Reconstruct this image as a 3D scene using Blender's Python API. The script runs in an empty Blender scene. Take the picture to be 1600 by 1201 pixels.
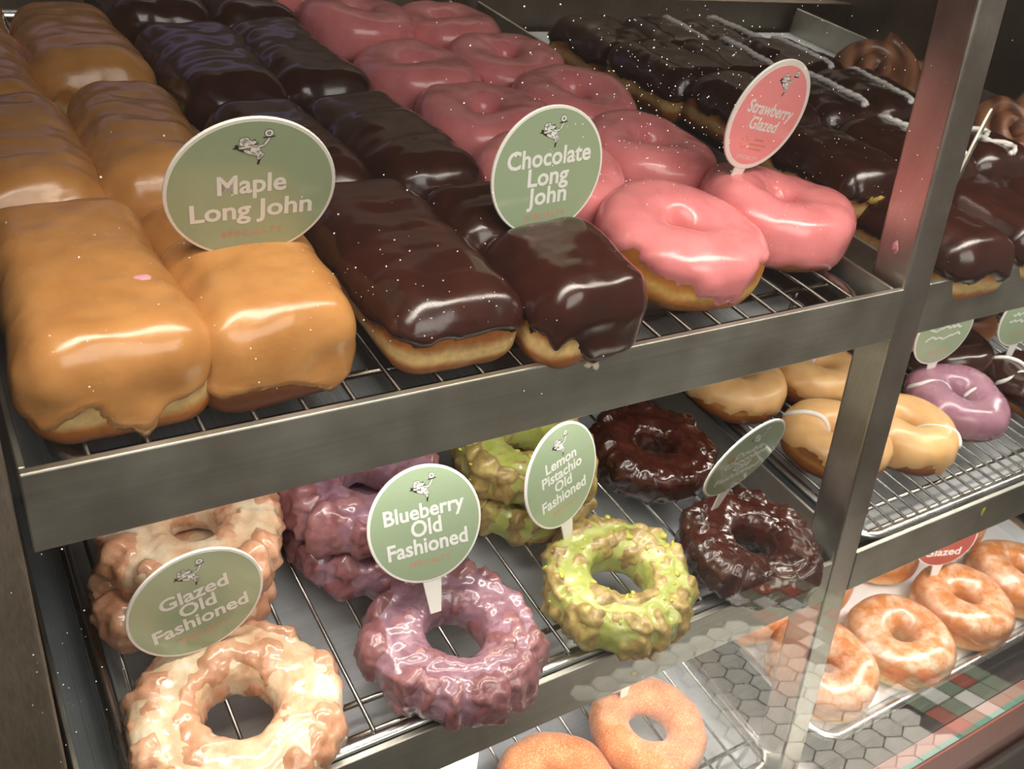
import bpy, math, random
import numpy as np
from mathutils import Matrix, Vector

S = bpy.context.scene
COL = S.collection
R_ = math.radians
LEAN = R_(11.097)
TL = math.tan(LEAN)

# ------------------------------------------------------------------ camera
cam_d = bpy.data.cameras.new('camera')
cam = bpy.data.objects.new('camera', cam_d)
COL.objects.link(cam)
cam_d.sensor_width = 36.0
cam_d.lens = 1458.7 / 1600 * 36.0
cam_d.clip_start = 0.01
cam_d.clip_end = 50
CAMR = ((0.84781738, -0.50492301, 0.16204457),
        (-0.18428991, -0.56707801, -0.80278251),
        (0.49723527, 0.65074979, -0.57383081))
CAMC = Vector((-0.0108, -0.2973, 0.2545))
r0, r1, r2 = [Vector(r) for r in CAMR]
cam.matrix_world = Matrix(((r0.x, -r1.x, -r2.x, CAMC.x), (r0.y, -r1.y, -r2.y, CAMC.y),
                           (r0.z, -r1.z, -r2.z, CAMC.z), (0, 0, 0, 1)))
cam_d.dof.use_dof = True
cam_d.dof.focus_distance = 0.47
cam_d.dof.aperture_fstop = 26
S.camera = cam

# ------------------------------------------------------------------ world, lights, exposure
S.view_settings.view_transform = 'Standard'
S.view_settings.look = 'None'
S.view_settings.gamma = 1
S.view_settings.use_curve_mapping = False
S.view_settings.exposure = 0.0
S.render.film_transparent = False
w = bpy.data.worlds.new('world'); S.world = w; w.use_nodes = True
w.node_tree.nodes['Background'].inputs[0].default_value = (0.75, 0.62, 0.52, 1)
w.node_tree.nodes['Background'].inputs[1].default_value = 0.20


def area(name, loc, aim, sx, sy, power, col):
    l = bpy.data.lights.new(name, 'AREA'); l.shape = 'RECTANGLE'
    l.size = sx; l.size_y = sy; l.energy = power; l.color = col
    o = bpy.data.objects.new(name, l); COL.objects.link(o)
    o.location = loc
    z = (Vector(loc) - Vector(aim)).normalized()
    x = Vector((1, 0, 0)); y = z.cross(x).normalized(); x = y.cross(z)
    o.matrix_world = Matrix(((x.x, y.x, z.x, loc[0]), (x.y, y.y, z.y, loc[1]), (x.z, y.z, z.z, loc[2]), (0, 0, 0, 1)))
    return o


area('lamp_top_strip', (0.45, -0.050, 0.35), (0.45, -0.17, 0.0), 1.3, 0.075, 5.6, (1.0, 0.89, 0.78)).data.spread = R_(125)
area('lamp_shelf_strip_left', (0.25, 0.040, -0.050), (0.25, -0.01, -0.21), 0.44, 0.014, 0.52, (1.0, 0.94, 0.87))
area('lamp_shelf_strip_right', (0.79, 0.040, -0.050), (0.79, -0.01, -0.21), 0.44, 0.014, 0.52, (1.0, 0.94, 0.87))
area('lamp_low_strip_left', (0.25, -0.032, -0.262), (0.25, -0.05, -0.42), 0.44, 0.014, 0.80, (1.0, 0.95, 0.90))
area('lamp_low_strip_right', (0.79, -0.032, -0.262), (0.79, -0.05, -0.42), 0.44, 0.014, 0.75, (1.0, 0.95, 0.90))
area('lamp_room', (0.2, -1.3, 1.2), (0.35, 0.0, -0.2), 1.4, 0.8, 17, (1.0, 0.95, 0.88))
floor_fill = area('lamp_floor_fill', (1.65, -1.0, 1.3), (1.65, -1.02, -1.2), 0.9, 0.6, 24, (1.0, 0.97, 0.92))  # added fill: brightens the floor tiles so the glass mirrors them
floor_fill.data.spread = R_(50)
area('lamp_rear_cool', (0.15, 0.61, 0.16), (0.20, 0.35, 0.02), 0.4, 0.05, 0.02, (0.55, 0.45, 1.0))
area('lamp_rear_fill', (1.2, 0.95, 1.3), (1.15, 0.88, -0.2), 1.5, 0.2, 26, (1.0, 0.9, 0.78))  # added fill that brightens the rear counter and back wall

# ------------------------------------------------------------------ materials
MATS = {}


def newmat(name):
    m = bpy.data.materials.new(name); m.use_nodes = True
    nt = m.node_tree
    return m, nt, nt.nodes['Principled BSDF']


def N(nt, typ, **kw):
    n = nt.nodes.new(typ)
    for k, v in kw.items():
        setattr(n, k, v)
    return n


def texco(nt, kind='Object', scale=(1, 1, 1)):
    tc = N(nt, 'ShaderNodeTexCoord'); mp = N(nt, 'ShaderNodeMapping')
    nt.links.new(tc.outputs[kind], mp.inputs[0]); mp.inputs['Scale'].default_value = scale
    return mp.outputs[0]


def noise(nt, vec, scale, detail=3, rough=0.5):
    n = N(nt, 'ShaderNodeTexNoise'); nt.links.new(vec, n.inputs['Vector'])
    n.inputs['Scale'].default_value = scale; n.inputs['Detail'].default_value = detail
    n.inputs['Roughness'].default_value = rough
    return n.outputs['Fac']


def ramp(nt, fac, stops):
    r = N(nt, 'ShaderNodeValToRGB'); nt.links.new(fac, r.inputs[0])
    e = r.color_ramp.elements
    while len(e) < len(stops): e.new(0.5)
    for i, (p, c) in enumerate(stops):
        e[i].position = p; e[i].color = (*c, 1) if len(c) == 3 else c
    return r.outputs['Color']


def mixc(nt, fac, a, b):
    m = N(nt, 'ShaderNodeMix', data_type='RGBA')
    if isinstance(fac, float): m.inputs[0].default_value = fac
    else: nt.links.new(fac, m.inputs[0])
    for i, v in ((6, a), (7, b)):
        if isinstance(v, tuple): m.inputs[i].default_value = (*v, 1)
        else: nt.links.new(v, m.inputs[i])
    return m.outputs[2]


def bump(nt, p, h, strength, dist=0.001):
    b = N(nt, 'ShaderNodeBump'); b.inputs['Strength'].default_value = strength
    b.inputs['Distance'].default_value = dist
    nt.links.new(h, b.inputs['Height']); nt.links.new(b.outputs[0], p.inputs['Normal'])
    return b


def icing(name, c, dark, rough=0.22, sss=0.12, bumps=0.25, coat=0.3, speck=None, spec=0.5):
    m, nt, p = newmat(name)
    v = texco(nt)
    a = noise(nt, v, 55, 3)
    col = ramp(nt, a, ((0.32, dark), (0.62, c)))
    if speck:
        vo = N(nt, 'ShaderNodeTexVoronoi'); nt.links.new(v, vo.inputs['Vector']); vo.inputs['Scale'].default_value = speck[1]
        msk = ramp(nt, vo.outputs['Distance'], ((0.0, (1, 1, 1)), (speck[2], (0, 0, 0))))
        col = mixc(nt, msk, col, speck[0])
    nt.links.new(col, p.inputs['Base Color'])
    b = noise(nt, v, 210, 4, 0.55)
    bump(nt, p, b, bumps, 0.0008)
    rr = N(nt, 'ShaderNodeMapRange'); nt.links.new(noise(nt, v, 90, 2), rr.inputs[0])
    rr.inputs[3].default_value = rough * 0.75; rr.inputs[4].default_value = rough * 1.35
    nt.links.new(rr.outputs[0], p.inputs['Roughness'])
    p.inputs['Coat Weight'].default_value = coat; p.inputs['Coat Roughness'].default_value = 0.12
    p.inputs['Specular IOR Level'].default_value = spec
    if sss:
        p.inputs['Subsurface Weight'].default_value = sss
        p.inputs['Subsurface Radius'].default_value = (1, 0.5, 0.25)
        p.inputs['Subsurface Scale'].default_value = 0.004
    return m


def doughmat(name, brown=(0.30, 0.085, 0.015), pale=(0.80, 0.56, 0.24), band=(0.25, 0.33, 0.41, 0.50), rough=0.5, film=None, axis='Z'):
    m, nt, p = newmat(name)
    g = texco(nt, 'Generated'); v = texco(nt)
    sep = N(nt, 'ShaderNodeSeparateXYZ'); nt.links.new(g, sep.inputs[0])
    nz = noise(nt, v, 45, 4)
    ad = N(nt, 'ShaderNodeMath', operation='MULTIPLY_ADD'); nt.links.new(nz, ad.inputs[0])
    ad.inputs[1].default_value = 0.22; nt.links.new(sep.outputs[axis], ad.inputs[2])
    sh = N(nt, 'ShaderNodeMath', operation='SUBTRACT'); nt.links.new(ad.outputs[0], sh.inputs[0]); sh.inputs[1].default_value = 0.11
    lb = (min(1, brown[0] * 1.75), min(1, brown[1] * 2.1), brown[2] * 2.2)
    col = ramp(nt, sh.outputs[0], ((band[0] - 0.18, brown), (band[0], lb), (band[1], pale), (band[2], pale), (band[3], lb), (min(0.98, band[3] + 0.2), brown)))
    fine = ramp(nt, noise(nt, v, 260, 4), ((0.3, (0.78, 0.74, 0.7)), (0.7, (1.0, 1.0, 1.0))))
    mm = N(nt, 'ShaderNodeMix', data_type='RGBA', blend_type='MULTIPLY'); mm.inputs[0].default_value = 1
    nt.links.new(col, mm.inputs[6]); nt.links.new(fine, mm.inputs[7]); col = mm.outputs[2]
    if film:
        fz = ramp(nt, noise(nt, v, 75, 4, 0.6), ((0.42, (0, 0, 0)), (0.66, (1, 1, 1))))
        fh = N(nt, 'ShaderNodeMapRange'); nt.links.new(sep.outputs['Z'], fh.inputs[0]); fh.inputs[1].default_value = 0.55; fh.inputs[2].default_value = 0.9
        mu = N(nt, 'ShaderNodeMath', operation='MULTIPLY'); nt.links.new(fz, mu.inputs[0]); nt.links.new(fh.outputs[0], mu.inputs[1])
        m2 = N(nt, 'ShaderNodeMath', operation='MULTIPLY'); nt.links.new(mu.outputs[0], m2.inputs[0]); m2.inputs[1].default_value = 0.6
        col = mixc(nt, m2.outputs[0], col, film)
        p.inputs['Coat Weight'].default_value = 0.6; p.inputs['Coat Roughness'].default_value = 0.2
    nt.links.new(col, p.inputs['Base Color'])
    p.inputs['Roughness'].default_value = rough
    bump(nt, p, noise(nt, v, 160, 5, 0.6), 0.35, 0.0012)
    p.inputs['Subsurface Weight'].default_value = 0.1
    p.inputs['Subsurface Radius'].default_value = (1, 0.5, 0.25); p.inputs['Subsurface Scale'].default_value = 0.004
    return m


def cragmat(name, a, b, c=None, rough=0.3, coat=0.5, sc=70, spec=0.5, speck=None, sss=0.12):
    m, nt, p = newmat(name)
    v = texco(nt)
    st = [(0.36, a), (0.58, b)]
    if c: st.append((0.72, c))
    col = ramp(nt, noise(nt, v, sc, 5, 0.6), tuple(st))
    if speck:
        vo = N(nt, 'ShaderNodeTexVoronoi'); nt.links.new(v, vo.inputs['Vector']); vo.inputs['Scale'].default_value = speck[1]
        msk = ramp(nt, vo.outputs['Distance'], ((0.0, (1, 1, 1)), (speck[2], (0, 0, 0))))
        col = mixc(nt, msk, col, speck[0])
    nt.links.new(col, p.inputs['Base Color'])
    p.inputs['Roughness'].default_value = rough
    p.inputs['Coat Weight'].default_value = coat; p.inputs['Coat Roughness'].default_value = 0.1
    p.inputs['Specular IOR Level'].default_value = spec
    bump(nt, p, noise(nt, v, 240, 4, 0.6), 0.4, 0.001)
    if sss:
        p.inputs['Subsurface Weight'].default_value = sss
        p.inputs['Subsurface Radius'].default_value = (1, 0.6, 0.35); p.inputs['Subsurface Scale'].default_value = 0.004
    return m


def metal(name, c=(0.45, 0.42, 0.38), rough=0.32, axis='X', aniso=0.5, streak=0.25, metallic=1.0):
    m, nt, p = newmat(name)
    sc = {'X': (4, 900, 900), 'Y': (900, 4, 900), 'Z': (900, 900, 4)}[axis]
    v = texco(nt, 'Object', sc)
    n = noise(nt, v, 1.0, 3)
    v2 = texco(nt, 'Object', (1, 1, 1)); n2 = noise(nt, v2, 18, 4, 0.6)
    d = tuple(x * (1 - streak) for x in c)
    col = ramp(nt, n, ((0.3, d), (0.7, c)))
    st = ramp(nt, n2, ((0.35, (0.80, 0.78, 0.74)), (0.65, (1, 1, 1))))
    mm = N(nt, 'ShaderNodeMix', data_type='RGBA', blend_type='MULTIPLY'); mm.inputs[0].default_value = 1
    nt.links.new(col, mm.inputs[6]); nt.links.new(st, mm.inputs[7])
    nt.links.new(mm.outputs[2], p.inputs['Base Color'])
    p.inputs['Metallic'].default_value = metallic
    mr = N(nt, 'ShaderNodeMapRange'); nt.links.new(n2, mr.inputs[0]); mr.inputs[3].default_value = rough * 0.8; mr.inputs[4].default_value = rough * 1.3
    nt.links.new(mr.outputs[0], p.inputs['Roughness'])
    bump(nt, p, n, 0.12, 0.0003)
    return m


def plain(name, c, rough=0.5, metallic=0.0, coat=0.0, spec=0.5, var=0.06, sc=60):
    m, nt, p = newmat(name)
    col = ramp(nt, noise(nt, texco(nt), sc, 3), ((0.3, tuple(x * (1 - var) for x in c)), (0.7, c)))
    nt.links.new(col, p.inputs['Base Color'])
    p.inputs['Roughness'].default_value = rough; p.inputs['Metallic'].default_value = metallic
    p.inputs['Coat Weight'].default_value = coat; p.inputs['Specular IOR Level'].default_value = spec
    p.inputs['Coat Roughness'].default_value = 0.08
    return m


M = dict(
    steel=metal('brushed_steel', (0.56, 0.55, 0.50), 0.44, 'X', streak=0.10),
    steelv=metal('brushed_steel_upright', (0.60, 0.57, 0.53), 0.36, 'Z', streak=0.10),
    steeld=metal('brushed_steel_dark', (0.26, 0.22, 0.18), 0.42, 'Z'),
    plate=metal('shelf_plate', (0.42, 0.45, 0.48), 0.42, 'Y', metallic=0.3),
    alu=metal('aluminium_pan', (0.70, 0.74, 0.78), 0.45, 'X', streak=0.10, metallic=0.2),
    alurim=metal('aluminium_rim', (0.74, 0.76, 0.76), 0.26, 'X', streak=0.15),
    panused=metal('used_pan', (0.24, 0.21, 0.19), 0.35, 'X', streak=0.3),
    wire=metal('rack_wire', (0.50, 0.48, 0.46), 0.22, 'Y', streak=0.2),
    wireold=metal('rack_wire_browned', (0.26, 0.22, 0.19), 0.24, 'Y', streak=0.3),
    yeast=doughmat('fried_yeast_dough'),
    yeastgold=doughmat('golden_dough', (0.34, 0.11, 0.02), (0.72, 0.42, 0.12), (0.28, 0.36, 0.42, 0.50)),
    yeastdark=doughmat('dark_fried_dough', (0.22, 0.065, 0.015), (0.50, 0.24, 0.07), (0.40, 0.46, 0.50, 0.56)),
    glazedring=doughmat('glazed_ring_dough', (0.60, 0.22, 0.06), (0.92, 0.66, 0.32), (0.08, 0.15, 0.24, 0.34), rough=0.32, film=(0.95, 0.70, 0.52)),
    maple=icing('maple_icing', (0.57, 0.27, 0.088), (0.47, 0.21, 0.062), 0.24, 0.12, 0.22, 0.25),
    choc=icing('chocolate_icing', (0.045, 0.0125, 0.0085), (0.030, 0.009, 0.007), 0.20, 0.0, 0.06, 0.30),
    pink=icing('strawberry_icing', (0.80, 0.265, 0.275), (0.72, 0.215, 0.225), 0.24, 0.15, 0.22, 0.3, speck=((0.45, 0.07, 0.10), 170, 0.10)),
    tan=icing('tan_icing', (0.80, 0.49, 0.22), (0.70, 0.40, 0.16), 0.35, 0.12, 0.25, 0.15),
    mauve=icing('mauve_icing', (0.42, 0.215, 0.275), (0.36, 0.17, 0.225), 0.25, 0.12, 0.2, 0.3),
    white=icing('white_icing', (0.86, 0.84, 0.80), (0.78, 0.76, 0.72), 0.35, 0.1, 0.2, 0.1),
    custard=plain('custard', (0.80, 0.55, 0.12), 0.4),
    ofglaze=cragmat('clear_sugar_glaze', (0.70, 0.42, 0.25), (0.85, 0.67, 0.46), (0.90, 0.83, 0.68), 0.18, 0.8, 45),
    ofdough=cragmat('old_fashioned_dough', (0.58, 0.27, 0.15), (0.70, 0.39, 0.24), (0.77, 0.52, 0.37), 0.28, 0.7, 80),
    blueglaze=cragmat('blueberry_glaze', (0.25, 0.120, 0.155), (0.35, 0.195, 0.245), (0.46, 0.32, 0.38), 0.22, 0.7, 55, speck=((0.06, 0.02, 0.05), 150, 0.10)),
    bluedough=cragmat('blueberry_dough', (0.22, 0.08, 0.085), (0.33, 0.15, 0.16), (0.42, 0.22, 0.23), 0.3, 0.6, 80),
    lemonglaze=cragmat('pistachio_glaze', (0.36, 0.39, 0.08), (0.46, 0.48, 0.15), (0.54, 0.54, 0.25), 0.28, 0.5, 60),
    lemondough=cragmat('pistachio_dough', (0.26, 0.17, 0.06), (0.46, 0.34, 0.12), (0.50, 0.48, 0.12), 0.4, 0.4, 90),
    pista=plain('pistachio_crumb', (0.58, 0.58, 0.09), 0.5, var=0.4, sc=200),
    darkglaze=cragmat('dark_chocolate_glaze', (0.040, 0.010, 0.007), (0.075, 0.020, 0.013), None, 0.13, 0.8, 50, sss=0),
    darkdough=cragmat('dark_chocolate_dough', (0.030, 0.008, 0.005), (0.060, 0.018, 0.012), None, 0.25, 0.6, 90, sss=0),
    signw=plain('sign_plastic', (0.86, 0.84, 0.78), 0.4, coat=0.3),
    signg=plain('sign_green_print', (0.33, 0.42, 0.27), 0.28, coat=0.8, var=0.02),
    signp=plain('sign_pink_print', (0.90, 0.33, 0.33), 0.3, coat=0.6, var=0.02),
    signr=plain('sign_red_print', (0.42, 0.09, 0.07), 0.3, coat=0.6, var=0.02),
    inkw=plain('white_ink', (0.84, 0.84, 0.80), 0.35, coat=0.4),
    inks=plain('salmon_ink', (0.72, 0.27, 0.20), 0.35, coat=0.4),
    inkd=plain('dark_ink', (0.035, 0.02, 0.02), 0.35, coat=0.4),
    inko=plain('orange_ink', (0.55, 0.24, 0.05), 0.35, coat=0.4),
    paper=plain('pan_liner_paper', (0.80, 0.78, 0.76), 0.6),
    crumb=plain('sugar_crumb', (0.85, 0.72, 0.55), 0.4, coat=0.3),
    crumby=plain('yellow_crumb', (0.62, 0.55, 0.10), 0.4, coat=0.3),
    pinkcrumb=plain('pink_crumb', (0.80, 0.35, 0.40), 0.4, coat=0.3),
    card=plain('cream_card', (0.80, 0.76, 0.62), 0.6),
    backwall=plain('rear_wall_paint', (0.22, 0.18, 0.14), 0.7, var=0.15, sc=4),
    backdark=plain('dark_rear_shelf', (0.05, 0.035, 0.028), 0.6),
    backred=plain('red_brown_box', (0.10, 0.035, 0.022), 0.6),
    reflmask=plain('reflection_mask_black', (0.03, 0.028, 0.026), 0.8),  # black of the added sheet that darkens the glass reflection
    floorg=plain('floor_grout', (0.045, 0.042, 0.038), 0.8),
    tileg=plain('hex_tile_grey', (0.68, 0.66, 0.58), 0.5, var=0.3, sc=9),
    tiler=plain('square_tile_red', (0.34, 0.10, 0.07), 0.5, var=0.2, sc=9),
    tilew=plain('square_tile_white', (0.62, 0.62, 0.56), 0.5, var=0.2, sc=9),
    tilen=plain('square_tile_green', (0.20, 0.24, 0.17), 0.5, var=0.2, sc=9),
    rose=plain('rose_ledge_paint', (0.30, 0.12, 0.095), 0.5),
    rosed=plain('dark_rose_trim', (0.17, 0.065, 0.055), 0.5),
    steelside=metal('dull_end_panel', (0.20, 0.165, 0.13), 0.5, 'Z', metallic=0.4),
    deck=metal('deck_steel', (0.22, 0.21, 0.20), 0.35, 'X'),
)


def make_sugar():
    m, nt, p = newmat('sugared_dough')
    v = texco(nt); g = texco(nt, 'Generated')
    a = ramp(nt, noise(nt, v, 60, 4), ((0.3, (0.56, 0.17, 0.05)), (0.7, (0.74, 0.29, 0.11))))
    s = ramp(nt, noise(nt, v, 700, 2, 0.7), ((0.5, (0, 0, 0)), (0.76, (0.55, 0.55, 0.55))))
    col = mixc(nt, s, a, (0.95, 0.72, 0.52))
    nt.links.new(col, p.inputs['Base Color']); p.inputs['Roughness'].default_value = 0.75
    bump(nt, p, noise(nt, v, 900, 3, 0.7), 0.7, 0.0006)
    p.inputs['Sheen Weight'].default_value = 0.3
    return m


M['sugar'] = make_sugar()


def make_cinnamon():
    m, nt, p = newmat('cinnamon_pastry')
    v = texco(nt)
    n = noise(nt, v, 30, 4)
    wv = N(nt, 'ShaderNodeTexWave'); nt.links.new(v, wv.inputs['Vector']); wv.inputs['Scale'].default_value = 14
    wv.inputs['Distortion'].default_value = 3; wv.inputs['Detail'].default_value = 2
    col = ramp(nt, wv.outputs['Fac'], ((0.1, (0.15, 0.055, 0.03)), (0.5, (0.26, 0.10, 0.05)), (0.9, (0.36, 0.16, 0.08))))
    nt.links.new(col, p.inputs['Base Color']); p.inputs['Roughness'].default_value = 0.4
    p.inputs['Coat Weight'].default_value = 0.3
    bump(nt, p, n, 0.4, 0.002)
    return m


M['cinnamon'] = make_cinnamon()


def make_glass():
    m, nt, p = newmat('case_glass')
    nt.nodes.remove(p)
    out = nt.nodes['Material Output']
    tr = N(nt, 'ShaderNodeBsdfTransparent'); gl = N(nt, 'ShaderNodeBsdfGlossy'); gl.inputs['Roughness'].default_value = 0.0
    tr.inputs[0].default_value = (0.97, 0.985, 0.975, 1)
    ge = N(nt, 'ShaderNodeNewGeometry'); dt = N(nt, 'ShaderNodeVectorMath', operation='DOT_PRODUCT')
    nt.links.new(ge.outputs['Incoming'], dt.inputs[0]); nt.links.new(ge.outputs['Normal'], dt.inputs[1])
    ab = N(nt, 'ShaderNodeMath', operation='ABSOLUTE'); nt.links.new(dt.outputs['Value'], ab.inputs[0])
    om = N(nt, 'ShaderNodeMath', operation='SUBTRACT'); om.inputs[0].default_value = 1.0; nt.links.new(ab.outputs[0], om.inputs[1])
    pw = N(nt, 'ShaderNodeMath', operation='POWER'); nt.links.new(om.outputs[0], pw.inputs[0]); pw.inputs[1].default_value = 5.0
    mu = N(nt, 'ShaderNodeMath', operation='MULTIPLY_ADD'); nt.links.new(pw.outputs[0], mu.inputs[0])
    mu.inputs[1].default_value = 0.92; mu.inputs[2].default_value = 0.078; mu.use_clamp = True
    mx = N(nt, 'ShaderNodeMixShader'); nt.links.new(mu.outputs[0], mx.inputs[0])
    nt.links.new(tr.outputs[0], mx.inputs[1]); nt.links.new(gl.outputs[0], mx.inputs[2])
    nt.links.new(mx.outputs[0], out.inputs[0])
    m2, nt2, p2 = newmat('glass_edge'); nt2.nodes.remove(p2)
    t2 = N(nt2, 'ShaderNodeBsdfTransparent'); nt2.links.new(t2.outputs[0], nt2.nodes['Material Output'].inputs[0])
    t2.inputs[0].default_value = (1, 1, 1, 1)
    return m, m2


M['glass'], M['glassback'] = make_glass()
M['glassedge'] = plain('glass_cut_edge', (0.05, 0.20, 0.15), 0.2, coat=0.5)

# ------------------------------------------------------------------ mesh helpers
def mesh(name, V, F, m, parent=None, smooth=True, auto=None):
    me = bpy.data.meshes.new(name)
    V = np.asarray(V, dtype=np.float32).reshape(-1, 3)
    me.from_pydata(V.tolist(), [], [tuple(f) for f in F])
    if isinstance(m, (list, tuple)):
        for x in m: me.materials.append(x)
    else:
        me.materials.append(m)
    if smooth: me.shade_smooth()
    me.update()
    o = bpy.data.objects.new(name, me); COL.objects.link(o)
    if parent: o.parent = parent
    return o


def tag(o, label=None, cat=None, group=None, kind=None):
    if label: o['label'] = label
    if cat: o['category'] = cat
    if group: o['group'] = group
    if kind: o['kind'] = kind
    return o


def empty(name, loc, rot=(0, 0, 0), label=None, cat=None, group=None):
    o = bpy.data.objects.new(name, None); COL.objects.link(o)
    o.empty_display_size = 0.02
    o.location = loc; o.rotation_euler = rot
    return tag(o, label, cat, group)


def box(x0, x1, y0, y1, z0, z1, lean=False, bev=0.0):
    """8-corner box, optionally sheared to follow the sloping front; returns V,F"""
    V = [(x, y + (z * TL if lean else 0), z) for z in (z0, z1) for x, y in ((x0, y0), (x1, y0), (x1, y1), (x0, y1))]
    F = [(0, 3, 2, 1), (4, 5, 6, 7), (0, 1, 5, 4), (1, 2, 6, 5), (2, 3, 7, 6), (3, 0, 4, 7)]
    return V, F


def join(parts):
    V = []; F = []
    for v, f in parts:
        n = len(V); V += [tuple(p) for p in v]; F += [tuple(i + n for i in q) for q in f]
    return V, F


def bevelled(o, wd=0.001, seg=2):
    b = o.modifiers.new('bevel', 'BEVEL'); b.width = wd; b.segments = seg; b.limit_method = 'ANGLE'; b.angle_limit = R_(40)
    return o


def tube(pts, r, n=8, cap=True):
    P = [Vector(p) for p in pts]; V = []; F = []
    for i, p in enumerate(P):
        t = (P[min(i + 1, len(P) - 1)] - P[max(i - 1, 0)]).normalized()
        a = t.cross(Vector((0, 0, 1)));
        if a.length < 1e-3: a = t.cross(Vector((1, 0, 0)))
        a.normalize(); b = t.cross(a)
        rr = r[i] if isinstance(r, (list, tuple)) else r
        for k in range(n):
            c = math.cos(2 * math.pi * k / n); s = math.sin(2 * math.pi * k / n)
            V.append(tuple(p + a * (c * rr) + b * (s * rr)))
    for i in range(len(P) - 1):
        for k in range(n):
            F.append((i * n + k, i * n + (k + 1) % n, (i + 1) * n + (k + 1) % n, (i + 1) * n + k))
    if cap:
        F.append(tuple(range(n - 1, -1, -1))); F.append(tuple((len(P) - 1) * n + k for k in range(n)))
    return V, F


# vectorised value noise
def _hash(i, j, k, seed):
    h = (i * 374761393 + j * 668265263 + k * 2147483647 + seed * 1274126177) & 0xFFFFFFFF
    h = ((h ^ (h >> 13)) * 1274126177) & 0xFFFFFFFF
    h = ((h ^ (h >> 16)) * 2246822519) & 0xFFFFFFFF
    h = h ^ (h >> 15)
    return (h & 0xFFFF) / 32767.5 - 1.0


def vn(P, seed=0):
    P = np.asarray(P, float); I = np.floor(P).astype(np.int64); f = P - I
    u = f * f * f * (f * (f * 6 - 15) + 10)
    i, j, k = I[..., 0], I[..., 1], I[..., 2]
    r = 0
    for a in (0, 1):
        for b in (0, 1):
            for c in (0, 1):
                w_ = (u[..., 0] if a else 1 - u[..., 0]) * (u[..., 1] if b else 1 - u[..., 1]) * (u[..., 2] if c else 1 - u[..., 2])
                r = r + w_ * _hash(i + a, j + b, k + c, seed)
    return r


def fbm(P, seed=0, o=3, g=0.5):
    r = 0; a = 1; s = 0
    for q in range(o):
        r = r + a * vn(np.asarray(P) * (2.03 ** q) + 17.3 * q, seed + q); s += a; a *= g
    return r / s


def smooth01(x):
    x = np.clip(x, 0, 1); return x * x * (3 - 2 * x)


# ---------------------------------------------------------------- doughnut geometry
def ring_grid(R, wd, H, nu, nv, flat=0.0, ecc=1.0, pr=0.85, pz=0.8):
    th = np.linspace(0, 2 * np.pi, nu, endpoint=False)[:, None]
    ph = np.linspace(0, 2 * np.pi, nv, endpoint=False)[None, :]
    c, s = np.cos(ph), np.sin(ph)
    rr = R + wd * np.sign(c) * np.abs(c) ** pr
    zz = H / 2 + H / 2 * np.sign(s) * np.abs(s) ** pz
    X = rr * np.cos(th) * ecc; Y = rr * np.sin(th); Z = np.broadcast_to(zz, X.shape)
    return np.stack([X, Y, Z], -1), th, ph


def grid_faces(nu, nv):
    F = []
    for i in range(nu):
        a = i * nv; b = ((i + 1) % nu) * nv
        for j in range(nv):
            k = (j + 1) % nv
            F.append((a + j, b + j, b + k, a + k))
    return F


def grid_normals(P):
    du = np.roll(P, -1, 0) - np.roll(P, 1, 0); dv = np.roll(P, -1, 1) - np.roll(P, 1, 1)
    n = np.cross(du, dv); n /= (np.linalg.norm(n, axis=-1, keepdims=True) + 1e-12)
    return n


def cull(V, F, keep):
    F = [f for f in F if any(keep[i] for i in f)]
    used = sorted({i for f in F for i in f}); mp = {u: k for k, u in enumerate(used)}
    return V[used], [tuple(mp[i] for i in f) for f in F]


def coat_mesh(P, n, d, t, bead, deep=0.0016):
    """P positions (k,3); n normals; d signed height above the drip line; returns offset positions + keep mask"""
    w_ = 0.0022
    off = np.where(d > 0, t * smooth01(d / w_) + bead * np.exp(-((d - w_) / 0.0018) ** 2), -deep * smooth01(-d / w_))
    return P + n * off[:, None], off > -deep * 0.9


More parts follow.
